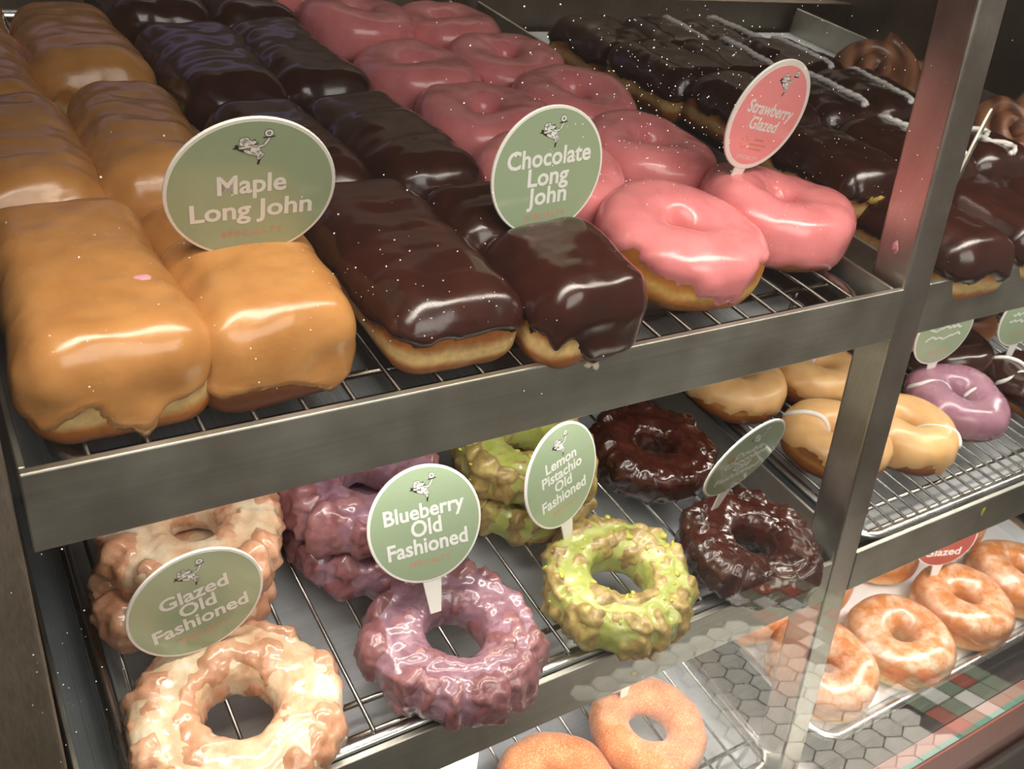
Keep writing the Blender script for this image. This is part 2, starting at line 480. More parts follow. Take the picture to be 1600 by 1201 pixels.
def ring_donut(name, label, cat, loc, R, wd, H, dough, ic=None, seed=0, rot=(0, 0, 0), drip=0.45, amp=0.25, nu=72, nv=34,
               lump=0.0012, group=None, ecc=1.0, stripes=None, t=0.0017, pz=0.8):
    root = empty(name, loc, rot, label, cat, group)
    P, th, ph = ring_grid(R, wd, H, nu, nv, ecc=ecc, pz=pz)
    n = grid_normals(P)
    P = P + n * (fbm(P * 38 + seed * 3.1, seed, 2)[..., None] * lump * 1.6)
    # slight squash and puff variation around the ring
    P[..., 2] *= (1 + 0.06 * np.sin(th + seed) + 0.04 * np.sin(2 * th + seed * 2))
    P[..., 2] -= P[..., 2].min()
    n = grid_normals(P)
    F = grid_faces(nu, nv)
    V = P.reshape(-1, 3); nn = n.reshape(-1, 3)
    mesh('dough', V, F, dough, root)
    if ic is not None:
        T = np.broadcast_to(th, P.shape[:2]).reshape(-1)
        ca = np.stack([np.cos(T) * 2.2, np.sin(T) * 2.2, np.full_like(T, seed * 1.7)], -1)
        outer = (np.broadcast_to(np.cos(ph), P.shape[:2]).reshape(-1) > -0.2)
        zd = H * (drip + amp * fbm(ca, seed + 5, 3, 0.55))
        zd = np.where(outer, zd, H * 0.25)
        d = V[:, 2] - zd
        Q = V + nn * (0.0006 * fbm(V * 60, seed + 9, 2)[:, None])
        Q, keep = coat_mesh(Q, nn, d, t, 0.0005)
        Vi, Fi = cull(Q, F, keep)
        mesh('icing', Vi, Fi, ic, root)
        if stripes:
            for a0, side in stripes:
                # a ribbon of white icing across one side of the ring
                pts = []
                for k in range(-9, 10):
                    phk = math.pi / 2 - k / 9 * 1.35
                    c, s = math.cos(phk), math.sin(phk)
                    rr = R + (wd + t) * math.copysign(abs(c) ** 0.85, c)
                    zz = H / 2 + (H / 2 + t * 1.0) * abs(s) ** pz * math.copysign(1, s)
                    thk = a0 + 0.10 * math.sin(k * 0.4)
                    pts.append((rr * math.cos(thk) * ecc, rr * math.sin(thk), zz * 0.99))
                mesh('icing_stripe', *tube(pts, [0.0012] + [0.0021] * 17 + [0.0012], 8), M['white'], root)
    return root


_cube = {}


def cube_grid(na, nb, nc):
    key = (na, nb, nc)
    if key in _cube: return _cube[key]
    idx = {}; V = []; F = []

    def vid(i, j, k):
        q = (i, j, k)
        if q not in idx:
            idx[q] = len(V); V.append((2 * i / na - 1, 2 * j / nb - 1, 2 * k / nc - 1))
        return idx[q]
    for i in range(na):
        for j in range(nb):
            F.append((vid(i, j, nc), vid(i + 1, j, nc), vid(i + 1, j + 1, nc), vid(i, j + 1, nc)))
            F.append((vid(i, j, 0), vid(i, j + 1, 0), vid(i + 1, j + 1, 0), vid(i + 1, j, 0)))
    for j in range(nb):
        for k in range(nc):
            F.append((vid(na, j, k), vid(na, j + 1, k), vid(na, j + 1, k + 1), vid(na, j, k + 1)))
            F.append((vid(0, j, k), vid(0, j, k + 1), vid(0, j + 1, k + 1), vid(0, j + 1, k)))
    for i in range(na):
        for k in range(nc):
            F.append((vid(i, 0, k), vid(i + 1, 0, k), vid(i + 1, 0, k + 1), vid(i, 0, k + 1)))
            F.append((vid(i, nb, k), vid(i, nb, k + 1), vid(i + 1, nb, k + 1), vid(i + 1, nb, k)))
    _cube[key] = (np.array(V), F)
    return _cube[key]


def rope(pts, r, m, root, name='icing_squiggle'):
    V = []; F = []
    for s in (0, math.pi):
        q = []
        for i, p in enumerate(pts):
            a = i * 0.9 + s
            q.append((p[0] + math.cos(a) * r * 0.6, p[1], p[2] + math.sin(a) * r * 0.45))
        v, f = tube(q, r * 0.75, 6); n = len(V); V += v; F += [tuple(i + n for i in g) for g in f]
    return mesh(name, V, F, m, root)


def bar_donut(name, label, cat, loc, a, b, H, dough, ic, seed=0, rot=(0, 0, 0), drip=0.42, amp=0.22, res=0.0022, group=None,
              rad=0.0160, t=0.0018, wave=0.0012, taper=0.0, squiggle=None, bulge=0.0, custard=False, drips=()):
    """a, b half sizes in X and Y (long axis Y); base at z=0"""
    root = empty(name, loc, rot, label, cat, group)
    h = H / 2
    na, nb, nc = max(8, int(2 * a / res)), max(10, int(2 * b / res)), max(8, int(H / res))
    Cg, F = cube_grid(na, nb, nc)
    dim = np.array([a, b, h]); P = Cg * dim
    r = np.empty_like(P); r[:, 0] = rad; r[:, 1] = rad
    r[:, 2] = np.where(P[:, 2] > 0, min(rad * 1.1, h * 0.9), min(rad * 0.8, h * 0.8))
    core = np.clip(P, -(dim - r), dim - r)
    d = (P - core) / r
    # spread the edges of the cube over the rounded corner
    ln = np.linalg.norm(d, axis=1, keepdims=True); dd = d / np.maximum(ln, 1e-9)
    V = core + r * dd
    nrm = dd / r; nrm /= np.linalg.norm(nrm, axis=1, keepdims=True)
    x, y = V[:, 0], V[:, 1]
    # crown along the top, belly on the flanks, irregular fried outline
    V[:, 2] += np.where(V[:, 2] > 0, 1, 0.2) * h * 0.09 * (1 - (x / a) ** 2) * (1 - 0.4 * (y / b) ** 2)
    V[:, 0] *= 1 + taper * y / b + 0.03 * np.sin(y / b * 2.3 + seed)
    V[:, 0] += 0.0015 * np.sin(y / b * 2 + seed * 1.3)
    V += nrm * (fbm(V * 26 + seed * 5.7, seed, 3)[:, None] * wave * 2.2 + vn(V * 13 + seed * 3.3, seed + 60)[:, None] * 0.0026)
    V[:, 2] += h
    V[:, 2] = np.maximum(V[:, 2], 0) + 0.0
    mesh('dough', V, F, dough, root)
    ang = np.arctan2(V[:, 1] / b, V[:, 0] / a)
    ca = np.stack([V[:, 0] * 55, V[:, 1] * 55, np.full(len(V), seed * 2.1)], 1)
    zd = H * (drip + amp * fbm(ca, seed + 3, 3, 0.5))
    for (dx, dy, wdt, dep) in drips:
        zd = zd - dep * np.exp(-(((V[:, 0] - dx) ** 2 + (V[:, 1] - dy) ** 2) / wdt ** 2))
    dist = V[:, 2] - zd
    Q = V + nrm * (0.0010 * fbm(V * 45 + 3, seed + 7, 2) + 0.0009 * (1 - 2 * np.abs(fbm(V * np.array([18, 50, 30]) + seed, seed + 77, 3))))[:, None]
    Q, keep = coat_mesh(Q, nrm, dist, t, 0.0006)
    Vi, Fi = cull(Q, F, keep)
    mesh('icing', Vi, Fi, ic, root)
    if squiggle:
        pts = []
        n = 34
        for i in range(n):
            yy = -b * 0.82 + i / (n - 1) * 2 * b * 0.82
            xx = squiggle[0] * math.sin(i * squiggle[1]) + squiggle[2]
            zz = H + h * 0.10 * (1 - (xx / a) ** 2) * (1 - .4 * (yy / b) ** 2) + t + 0.0002
            ex = max(0, abs(yy) - (b - rad)) / rad
            zz -= rad * 1.1 * (1 - math.sqrt(max(0, 1 - ex * ex)))
            pts.append((xx, yy, zz))
        rope(pts, 0.0030, M['white'], root)
    if custard:
        c = lump_mesh(0.013, seed, (1.5, 0.55, 0.55), 0.5)
        o = mesh('custard_filling', *c, M['custard'], root); o.location = (custard[0], custard[1], custard[2])
    return root


_ico = None


def lump_mesh(r, seed, sc=(1, 1, 1), amp=0.25):
    nu, nv = 16, 10
    V = [(0, 0, -1)]; F = []
    for j in range(1, nv):
        p = -math.pi / 2 + math.pi * j / nv
        for i in range(nu):
            q = 2 * math.pi * i / nu
            V.append((math.cos(p) * math.cos(q), math.cos(p) * math.sin(q), math.sin(p)))
    V.append((0, 0, 1)); V = np.array(V)
    V = V * (1 + amp * fbm(V * 1.7 + seed, seed, 2))[:, None] * r * np.array(sc)
    for i in range(nu):
        F.append((0, 1 + (i + 1) % nu, 1 + i)); F.append((len(V) - 1, 1 + (nv - 2) * nu + i, 1 + (nv - 2) * nu + (i + 1) % nu))
    for j in range(nv - 2):
        for i in range(nu):
            a = 1 + j * nu; F.append((a + i, a + (i + 1) % nu, a + nu + (i + 1) % nu, a + nu + i))
    return V, F


def old_fashioned(name, label, loc, Ro, hole, H, dough, glaze, seed, rot=(0, 0, 0), group=None, crumbs=None, nu=150, nv=72, crag=0.0042, lobes=8, fill=0.40, goff=0.0003):
    root = empty(name, loc, rot, label, 'donut', group)
    wd = (Ro - hole) / 2; R = (Ro + hole) / 2
    P, th, ph = ring_grid(R, wd, H, nu, nv, pr=0.8, pz=0.62)
    c = np.broadcast_to(np.cos(ph), P.shape[:2]); s = np.broadcast_to(np.sin(ph), P.shape[:2])
    T = np.broadcast_to(th, P.shape[:2])
    n = grid_normals(P)
    outer = smooth01((c + 0.25) / 0.9)
    tw = T + 0.22 * fbm(np.stack([np.cos(T) * 2.5, np.sin(T) * 2.5, T * 0 + seed], -1), seed, 2)
    q = np.abs(np.sin(tw * lobes / 2))
    lobe = 1 - (1 - q) ** 3
    size = fbm(np.stack([np.cos(T) * 3.1, np.sin(T) * 3.1, T * 0 + seed * 2.3], -1), seed + 40, 2)
    ridg = 1 - np.abs(fbm(P * 85 + seed * 9.1, seed, 3)) * 2.8
    lum = fbm(P * 58 + seed * 4.4, seed + 11, 3)
    lum2 = fbm(P * 120 + seed * 2.4, seed + 15, 3)
    fine = fbm(P * 230 + seed, seed + 21, 2)
    # circular crack on the upper face between the inner ring and the torn petals
    cp = 0.10 + 0.22 * np.sin(T * 2 + seed) + 0.15 * fbm(np.stack([np.cos(T) * 5, np.sin(T) * 5, T * 0 + seed], -1), seed + 50, 2)
    crack = np.exp(-((c - cp) / 0.14) ** 2) * (s > 0)
    disp = crag * (0.85 * lum + 0.45 * lum2 + outer * (1.0 * (lobe - 0.7) * (1 + 1.2 * size) + 1.1 * size + 0.6 * ridg - 0.1) - 0.8 * crack) + 0.0009 * fine
    B = P + n * (crag * 0.35 * lum * 0.6)[..., None]
    D = P + n * disp[..., None]
    D[..., 2] = np.where(D[..., 2] < 0, D[..., 2] * 0.15, D[..., 2])
    F = grid_faces(nu, nv)
    V = D.reshape(-1, 3)
    z0 = V[:, 2].min(); V = V - np.array([0, 0, z0])
    mesh('dough', V, F, dough, root)
    g = fill * disp + goff + 0.0007 * fbm(P * 60 + 5, seed + 31, 2)
    G = (P + n * g[..., None]).reshape(-1, 3) - np.array([0, 0, z0])
    keep = (g - disp).reshape(-1) > -0.0007
    keep &= (G[:, 2] > H * 0.10)
    Vi, Fi = cull(G, F, keep)
    mesh('glaze', Vi, Fi, glaze, root)
    if crumbs:
        rnd = random.Random(seed)
        Vs = []; Fs = []
        for k in range(crumbs):
            i = rnd.randrange(nu); j = int(nv * rnd.uniform(-0.02, 0.45)) % nv
            p = np.maximum(G.reshape(nu, nv, 3)[i, j], V.reshape(nu, nv, 3)[i, j])
            sz = rnd.uniform(0.0014, 0.0030)
            v, f = lump_mesh(1, seed + k, (sz, sz * rnd.uniform(0.5, 0.9), sz * 0.7), 0.3)
            a = rnd.uniform(0, 3.14); ca, sa = math.cos(a), math.sin(a)
            q = len(Vs)
            Vs += [(p[0] + ca * x - sa * y, p[1] + sa * x + ca * y, p[2] + z * 0.7 + 0.0002) for x, y, z in v]
            Fs += [tuple(t_ + q for t_ in ff) for ff in f]
        o = mesh('pistachio_crumbs', Vs, Fs, M['pista'], root); o['kind'] = 'stuff'
    return root


# ================================================================== THE CASE (setting)
def structure(name, V, F, m, bev=0.0, smooth=False):
    o = mesh(name, V, F, m, None, smooth)
    o['kind'] = 'structure'
    if bev: bevelled(o, bev)
    return o


# upright posts: one thing each
def post(x0, x1, label, name='steel_post', y1=0.028, z0=-0.46, z1=0.50):
    o = mesh(name, *box(x0, x1, 0.0, y1, z0, z1, True), M['steelv'], None, False)
    bevelled(o, 0.0022, 3)
    tag(o, label, 'post')
    return o


post(0.5125, 0.5395, 'leaning square steel post between the two display bays')
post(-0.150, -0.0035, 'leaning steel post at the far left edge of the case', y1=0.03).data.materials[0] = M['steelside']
post(1.048, 1.075, 'steel post closing the right display bay', y1=0.03)


def shelf(name, x0, x1, z, label, lip=0.0345, depth=0.62):
    root = empty(name, ((x0 + x1) / 2, z * TL, z - lip), (0, 0, 0), label, 'shelf')
    ox, oy, oz = root.location
    y = z * TL

    def loc(vf):
        V, F = vf
        return [(a - ox, b - oy, c - oz) for a, b, c in V], F
    th = 0.0040
    V = []
    # front lip follows the slope of the case
    v = [(x, yy, zz) for zz in (z - lip, z) for x, yy in ((x0, zz * TL), (x1, zz * TL), (x1, zz * TL + th), (x0, zz * TL + th))]
    F = [(0, 3, 2, 1), (4, 5, 6, 7), (0, 1, 5, 4), (1, 2, 6, 5), (2, 3, 7, 6), (3, 0, 4, 7)]
    bevelled(mesh('front_lip', *loc((v, F)), M['steel'], root, False), 0.0007)
    for xa in (x0, x1 - 0.0085):
        bevelled(mesh('side_rim', *loc(box(xa, xa + 0.0028, y + th, y + depth, z - lip, z)), M['steel'], root, False), 0.0006)
    mesh('bottom_plate', *loc(box(x0 + 0.003, x1 - 0.009, y - 0.003, y + depth, z - lip, z - lip + 0.002)), M['plate'], root, False)
    return root


shelf('display_shelf', 0.0, 0.5125, 0.0, 'upper left steel shelf under the long johns and pink donuts')
shelf('display_shelf', 0.5395, 1.048, 0.0, 'upper right steel shelf under the striped chocolate bars')
shelf('display_shelf', 0.0, 0.5125, -0.212, 'middle left steel shelf under the old fashioned donuts')
shelf('display_shelf', 0.5395, 1.048, -0.212, 'middle right steel shelf under the tan and mauve donuts')


def rrect(x0, x1, y0, y1, r, n=6):
    P = []
    for cx, cy, a0 in ((x1 - r, y1 - r, 0), (x0 + r, y1 - r, 90), (x0 + r, y0 + r, 180), (x1 - r, y0 + r, 270)):
        for k in range(n + 1):
            a = R_(a0 + 90 * k / n); P.append((cx + r * math.cos(a), cy + r * math.sin(a)))
    return P


def pan(x0, x1, y0, y1, z, label, mb, liner=False, dep=0.024):
    root = empty('sheet_pan', ((x0 + x1) / 2, (y0 + y1) / 2, z - dep - 0.001), (0, 0, 0), label, 'pan')
    ox, oy, oz = root.location
    prof = [(0.0015, -0.006), (0.0, -0.004), (0.0004, -0.0015), (0.002, 0), (0.0045, 0.0004), (0.0072, -0.0004), (0.0085, -0.0025), (0.0095, -0.007)]

    def loft(prof, close):
        V = []; F = []; m = None
        for ins, dz in prof:
            L = rrect(x0 + ins, x1 - ins, y0 + ins, y1 - ins, max(0.004, 0.026 - ins))
            m = len(L); V += [(a - ox, b - oy, z + dz - oz) for a, b in L]
        for i in range(len(prof) - 1):
            for k in range(m):
                F.append((i * m + k, i * m + (k + 1) % m, (i + 1) * m + (k + 1) % m, (i + 1) * m + k))
        if close: F.append(tuple((len(prof) - 1) * m + k for k in range(m)))
        return V, F
    mesh('rolled_rim', *loft(prof, False), M['alurim'], root)
    mesh('tray', *loft([(0.0095, -0.007), (0.013, -dep * 0.8), (0.016, -dep), (0.022, -dep - 0.0008)], True), mb, root)
    if liner:
        L = loft([(0.018, -dep + 0.0012), (0.0185, -dep + 0.0016)], True)
        mesh('paper_liner', *L, M['paper'], root)
    return root


def rack(x0, x1, y0, y1, z, label, m, pitch=0.0223, rods=None):
    """wire cooling rack: rods run front to back over cross bars; z = top of rods"""
    root = empty('cooling_rack', ((x0 + x1) / 2, (y0 + y1) / 2, z - 0.02), (0, 0, 0), label, 'rack')
    ox, oy, oz = root.location
    n = int((x1 - x0) / pitch)
    me = None
    for i in range(n + 1):
        x = x0 + 0.004 + i * (x1 - x0 - 0.008) / n
        if me is None:
            o = mesh('rod', *tube([(0, y0 - oy, 0), (0, y1 - oy, 0)], 0.0013, 8), m, root); me = o.data
        else:
            o = bpy.data.objects.new('rod', me); COL.objects.link(o); o.parent = root
        o.location = (x - ox, 0, z - 0.0013 - oz)
    for yy in (y0 + 0.002, y0 + 0.022, (y0 + y1) / 2, y1 - 0.002):
        mesh('cross_bar', *tube([(x0 - ox, yy - oy, z - 0.0042 - oz), (x1 - ox, yy - oy, z - 0.0042 - oz)], 0.0020, 8), m, root)
    for yy in (y0 + 0.022, (y0 + y1) / 2, y1 - 0.03):
        for xx in (x0 + 0.03, x1 - 0.03):
            mesh('foot', *tube([(xx - ox, yy - oy, z - 0.004 - oz), (xx - ox, yy - oy, z - 0.0235 - oz)], 0.0016, 6), m, root)
    return root


TZ = -0.008   # top of upper racks
MZ = -0.212
BZ = -0.420
pan(0.012, 0.496, 0.006, 0.60, TZ - 0.001, 'stained sheet pan on the upper left shelf', M['panused'])
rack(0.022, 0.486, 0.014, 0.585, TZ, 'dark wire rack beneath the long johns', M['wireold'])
pan(0.553, 1.035, 0.008, 0.45, TZ - 0.004, 'sheet pan on the upper right shelf', M['panused'], liner=False)
pan(0.020, 0.494, -0.037, 0.56, MZ + 0.001, 'bright sheet pan beneath the old fashioned donuts', M['alu'])
rack(0.032, 0.484, -0.0295, 0.545, MZ + 0.002, 'wire rack beneath the old fashioned donuts', M['wire'])
pan(0.552, 1.035, -0.037, 0.56, MZ + 0.001, 'sheet pan beneath the tan and mauve donuts', M['alu'])
rack(0.562, 1.025, -0.0295, 0.545, MZ + 0.002, 'wire rack beneath the tan and mauve donuts', M['wire'], pitch=0.0150)
pan(0.030, 0.520, -0.078, 0.50, BZ - 0.001, 'sheet pan on the lowest deck beneath the sugared donuts', M['alu'])
rack(0.040, 0.508, -0.072, 0.49, BZ, 'wire rack beneath the sugared donuts', M['wire'])
pan(0.566, 1.040, -0.086, 0.50, BZ, 'paper-lined sheet pan under the glazed ring donuts', M['alu'], liner=True, dep=0.020)

# deck, ledge and glass
structure('trim_1', *box(-0.04, 1.10, -0.0885 , 0.62, -0.452, -0.4465), M['deck'], 0.0008)
structure('trim_2', *box(-0.04, 1.10, -0.086, -0.080, -0.53, -0.452), M['deck'], 0.0)
structure('trim_7', *box(-0.30, 1.60, -0.142, 0.0, -0.556, -0.536), M['backdark'])
def leanbox(x0, x1, off, th, z0, z1):
    V = [(x, z * TL + off + d, z) for z in (z0, z1) for x, d in ((x0, 0), (x1, 0), (x1, th), (x0, th))]
    return V, [(0, 3, 2, 1), (4, 5, 6, 7), (0, 1, 5, 4), (1, 2, 6, 5), (2, 3, 7, 6), (3, 0, 4, 7)]


structure('trim_3', *leanbox(-0.30, 1.60, -0.036, 0.02, -0.505, -0.4635), M['rose'], 0.0015)
structure('trim_8', *leanbox(-0.30, 1.60, -0.031, 0.02, -0.545, -0.505), M['rosed'], 0.001)
structure('trim_7', *box(-0.30, 1.60, -0.105, -0.086, -0.500, -0.470), M['backdark'])
structure('wall_front', *box(-0.30, 1.60, -0.10, 0.62, -1.20, -0.546), M['backdark'])
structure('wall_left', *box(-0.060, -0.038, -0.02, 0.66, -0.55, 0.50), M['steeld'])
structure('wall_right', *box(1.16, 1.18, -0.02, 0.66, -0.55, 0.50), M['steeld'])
# glass pane: a leaning slab whose front face reflects
gz0, gz1 = -0.462, 0.42
gy = -0.0290
V = [(x, z * TL + gy + dy, z) for z in (gz0, gz1) for x, dy in ((-0.05, -0.005), (1.10, -0.005), (1.10, 0.0), (-0.05, 0.0))]
F = [(0, 3, 2, 1), (4, 5, 6, 7), (0, 1, 5, 4), (1, 2, 6, 5), (2, 3, 7, 6), (3, 0, 4, 7)]
g = structure('window_1', V, F, [M['glass'], M['glassback'], M['glassedge']])
for i, p in enumerate(g.data.polygons):
    p.material_index = 0 if i == 2 else (1 if i == 4 else 2)
# specks on the glass
rnd = random.Random(4)
V = []; F = []


def speck(x, z, r):
    q = len(V); y = z * TL + gy - 0.0052
    k = 6
    for i in range(k):
        a = 2 * math.pi * i / k; V.append((x + r * math.cos(a), y + r * math.sin(a) * TL, z + r * math.sin(a)))
    V.append((x, y - r * 0.6, z))
    for i in range(k): F.append((q + i, q + (i + 1) % k, q + k))


def glass_at(u, v):
    d = r0 * ((u - 800) / 1458.7) + r1 * ((v - 600.5) / 1458.7) + r2
    c = CAMC; off = gy - 0.005
    s = (c.y - c.z * TL - off) / (d.z * TL - d.y)
    p = c + d * s
    return p.x, p.z


for (u, v, su, sv, n) in ((1060, 130, 110, 80, 240), (1300, 200, 120, 100, 110), (640, 430, 90, 70, 60), (300, 460, 160, 120, 30), (960, 150, 120, 90, 80), (760, 560, 350, 90, 40), (100, 1020, 40, 110, 30), (1430, 380, 50, 120, 12)):
    for _ in range(n):
        x, z = glass_at(rnd.gauss(u, su), rnd.gauss(v, sv))
        speck(x, z, rnd.choice((0.0001, 0.00014, 0.00018, 0.00022, 0.0003)))
o = mesh('sugar_specks', V, F, M['inkw'], None, False); o['kind'] = 'stuff'
tag(o, 'tiny white sugar specks stuck to the front glass', 'specks')

# back of the case
structure('ambient_blocker', *box(-0.06, 1.18, 0.090, 0.66, 0.44, 0.46), M['steeld'])  # unseen panel added to block ambient light from above
structure('wall_back', *box(-0.4, 3.2, 1.10, 1.14, -1.2, 1.6), M['backwall'])
structure('trim_4', *box(-0.05, 1.16, 0.63, 0.645, -0.05, 0.005), M['steeld'], 0.001)
for i, (xa, xb, z1, m) in enumerate(((0.80, 0.83, 0.6, 'steeld'), (1.30, 1.34, 0.6, 'steeld'))):
    structure('trim_%d' % (5 + i), *box(xa, xb, 0.66, 0.68, -0.5, z1), M[m], 0.001)
o = mesh('storage_box', *box(0.98, 1.18, 0.86, 0.98, -0.2, 0.03), M['backred'], None, False); bevelled(o, 0.004)
tag(o, 'red-brown box behind the case, beyond the chocolate bars', 'box')
o = mesh('back_counter', *box(-0.2, 2.2, 0.75, 1.09, -1.2, -0.20), M['backwall'], None, False); bevelled(o, 0.004)
tag(o, 'dim brown back counter behind the open rear of the case', 'counter')

# customer side floor, seen mirrored in the glass
structure('floor', *box(-2.5, 4.0, -3.5, 1.5, -1.24, -1.204), M['floorg'])
fl = bpy.data.objects['floor']
HR = 0.036
hexme = None
for j in range(0, 15):
    y = -0.50 - j * HR * 1.5
    for i in range(0, 9):
        x = 1.10 + (i + 0.5 * (j % 2)) * HR * math.sqrt(3)
        if hexme is None:
            V = [(HR * 0.95 * math.cos(R_(30 + 60 * q)), HR * 0.95 * math.sin(R_(30 + 60 * q)), zz) for zz in (-0.006, 0.0) for q in range(6)]
            F = [tuple(range(6, 12))] + [(q, (q + 1) % 6, 6 + (q + 1) % 6, 6 + q) for q in range(6)]
            t_ = mesh('hex_tile', V, F, M['tileg'], fl, False); hexme = t_.data
        else:
            t_ = bpy.data.objects.new('hex_tile', hexme); COL.objects.link(t_); t_.parent = fl
        t_.location = (x, y, -1.2025 + rnd.uniform(-.0003, .0003))
sq = {}
for i in range(0, 5):
    for j in range(0, 18):
        key = ('tiler', 'tilen', 'tilew', 'tilen')[(i * 3 + j * (1 if i % 2 else 3) + (j // 5)) % 4] if i < 4 else 'tilen'
        x = 1.70 + i * 0.052; y = -0.47 - j * 0.052
        if key not in sq:
            V, F = box(-0.0245, 0.0245, -0.0245, 0.0245, -0.006, 0.0)
            t_ = mesh('square_tile', V, F, M[key], fl, False); sq[key] = t_.data
        else:
            t_ = bpy.data.objects.new('square_tile', sq[key]); COL.objects.link(t_); t_.parent = fl
        t_.location = (x, y, -1.2025)
o = mesh('reflection_mask', *box(-1.6, 0.98, -3.0, -0.3, -1.203, -1.19), M['reflmask'], None, False); bevelled(o, 0.004)  # added dark sheet: mirrors in the glass as the viewer's dark reflection
tag(o, 'added black sheet on the floor keeping the left glass reflection dark', 'mat')

# ================================================================== UPPER LEFT SHELF
def lj(label, x, y, a, b, H, mat, seed, rz=0.0, dough='yeast', z=TZ, tilt=(0, 0), **kw):
    if y > 0.1:
        kw.setdefault('taper', 0.07 * math.sin(seed * 1.7)); kw.setdefault('rad', 0.0195); rz += 0.035 * math.sin(seed * 2.3)
    return bar_donut('long_john', label, 'donut', (x, y, z), a, b, H, M[dough], M[mat], seed, (tilt[0], tilt[1], rz), **kw)


GM = 'maple long johns in the two left rows'
GC = 'chocolate long johns in the two middle rows'
lj('large maple long john at the front left corner, icing torn on its right edge', 0.0420, 0.078, 0.0345, 0.066, 0.048, 'maple', 3, 0.0, drip=0.40, amp=0.40, group=GM, drips=((0.012, -0.064, 0.02, 0.010),))
lj('maple long john directly behind the front left corner one', 0.034, 0.212, 0.033, 0.064, 0.050, 'maple', 7, 0.0, group=GM, tilt=(0.05, 0))
lj('maple long john third back in the leftmost row', 0.030, 0.330, 0.033, 0.062, 0.049, 'maple', 8, 0.0, group=GM)
lj('maple long john fourth back in the leftmost row', 0.026, 0.450, 0.032, 0.060, 0.047, 'maple', 9, 0.0, group=GM)
lj('short square maple long john in front holding the maple sign', 0.108, 0.056, 0.0345, 0.041, 0.049, 'maple', 11, 0.0, dough='yeastdark', drip=0.40, amp=0.30, group=GM, drips=((0.020, -0.041, 0.012, 0.018),))
lj('maple long john half hidden behind the maple sign', 0.106, 0.120, 0.031, 0.028, 0.042, 'maple', 12, 0.0, group=GM)
lj('maple long john with pale flank behind the maple sign', 0.098, 0.222, 0.030, 0.072, 0.050, 'maple', 13, -0.05, group=GM, drip=0.45)
lj('maple long john with pale split front at the back of the second row', 0.095, 0.390, 0.034, 0.072, 0.048, 'maple', 14, 0.0, group=GM, drip=0.55, amp=.3)

lj('long chocolate long john with white sugar flecks at the front of its row', 0.191, 0.078, 0.0355, 0.072, 0.044, 'choc', 21, 0.0, drip=0.55, amp=0.18, rad=0.0185, group=GC)
lj('chocolate long john behind the right side of the maple sign', 0.177, 0.208, 0.033, 0.060, 0.045, 'choc', 22, 0.0, group=GC)
lj('crinkled chocolate long john above the maple sign', 0.172, 0.340, 0.035, 0.068, 0.048, 'choc', 23, 0.03, group=GC, wave=0.0022, drip=.4)
lj('chocolate long john at the very back of its row', 0.165, 0.480, 0.035, 0.062, 0.052, 'choc', 24, 0.03, group=GC, wave=0.0026)
lj('short chocolate long john at the lip in front of the chocolate sign', 0.262, 0.034, 0.0345, 0.040, 0.050, 'choc', 25, 0.0, drip=0.32, amp=0.45, rad=0.020, group=GC, drips=((0.01, -0.04, 0.014, 0.012),))
lj('chocolate long john between the short one and the flat one behind it', 0.258, 0.108, 0.034, 0.030, 0.045, 'choc', 26, 0.0, group=GC)
lj('smooth flat chocolate long john beside the pink donuts', 0.2465, 0.212, 0.033, 0.068, 0.045, 'choc', 27, 0.10, group=GC)
lj('glossy chocolate long john next to the far pink donuts', 0.236, 0.356, 0.034, 0.066, 0.046, 'choc', 28, 0.05, group=GC, wave=0.002)
lj('chocolate long john at the back beside the last pink donut', 0.236, 0.472, 0.033, 0.045, 0.048, 'choc', 29, 0.05, group=GC, wave=0.0024)


def pk(label, x, y, seed, R=0.049, z=TZ, H=0.041, hole=0.009, tilt=(0, 0, 0), drip=0.30, amp=0.35, **kw):
    wd = (R - hole) / 2
    return ring_donut('strawberry_donut', label, 'donut', (x, y, z), (R + hole) / 2, wd, H, M['yeastgold'], M['pink'], seed, tilt, drip, amp, pz=0.62,
                      nu=96, nv=40, group='strawberry glazed donuts', lump=0.0016, **kw)


pk('front pink strawberry donut with bare golden side beside the chocolate long john', 0.371, 0.066, 31, 0.0525, amp=0.55, drip=0.50)
pk('pink strawberry donut behind the chocolate sign', 0.332, 0.158, 32)
pk('pink strawberry donut just above the chocolate sign, left of centre', 0.338, 0.252, 33)
pk('pink strawberry donut fourth back in the left pink row', 0.330, 0.345, 34)
pk('pink strawberry donut at the top frame edge beside the chocolate rows', 0.324, 0.452, 35, z=TZ + 0.006)
pk('pink strawberry donut at the very back near the long johns', 0.288, 0.572, 235, z=TZ)
pk('front right pink strawberry donut holding the pink sign', 0.470, 0.086, 36, 0.0510, amp=0.3, drip=0.18)
pk('pink strawberry donut left of the pink sign', 0.432, 0.180, 37)
pk('pink strawberry donut third back in the right pink row', 0.428, 0.272, 38, H=0.044)
pk('pink strawberry donut fourth back in the right row, bare brown patch in front', 0.420, 0.362, 39, amp=0.6, drip=0.4)
pk('pink strawberry donut at the back end of the right row', 0.412, 0.456, 40)

# ================================================================== UPPER RIGHT SHELF
GR = 'white striped chocolate bars in the right bay'


def eb(label, x, y, seed, a=0.033, b=0.056, H=0.040, z=TZ - 0.002, rz=0.0, sq=None, cu=None, dough='yeast', **kw):
    return bar_donut('chocolate_bar', label, 'donut', (x, y, z), a, b, H, M[dough], M['choc'], seed, (0, 0, rz), res=0.0028, group=GR,
                     squiggle=sq, custard=cu, rad=0.018, drip=0.56, amp=0.2, **kw)


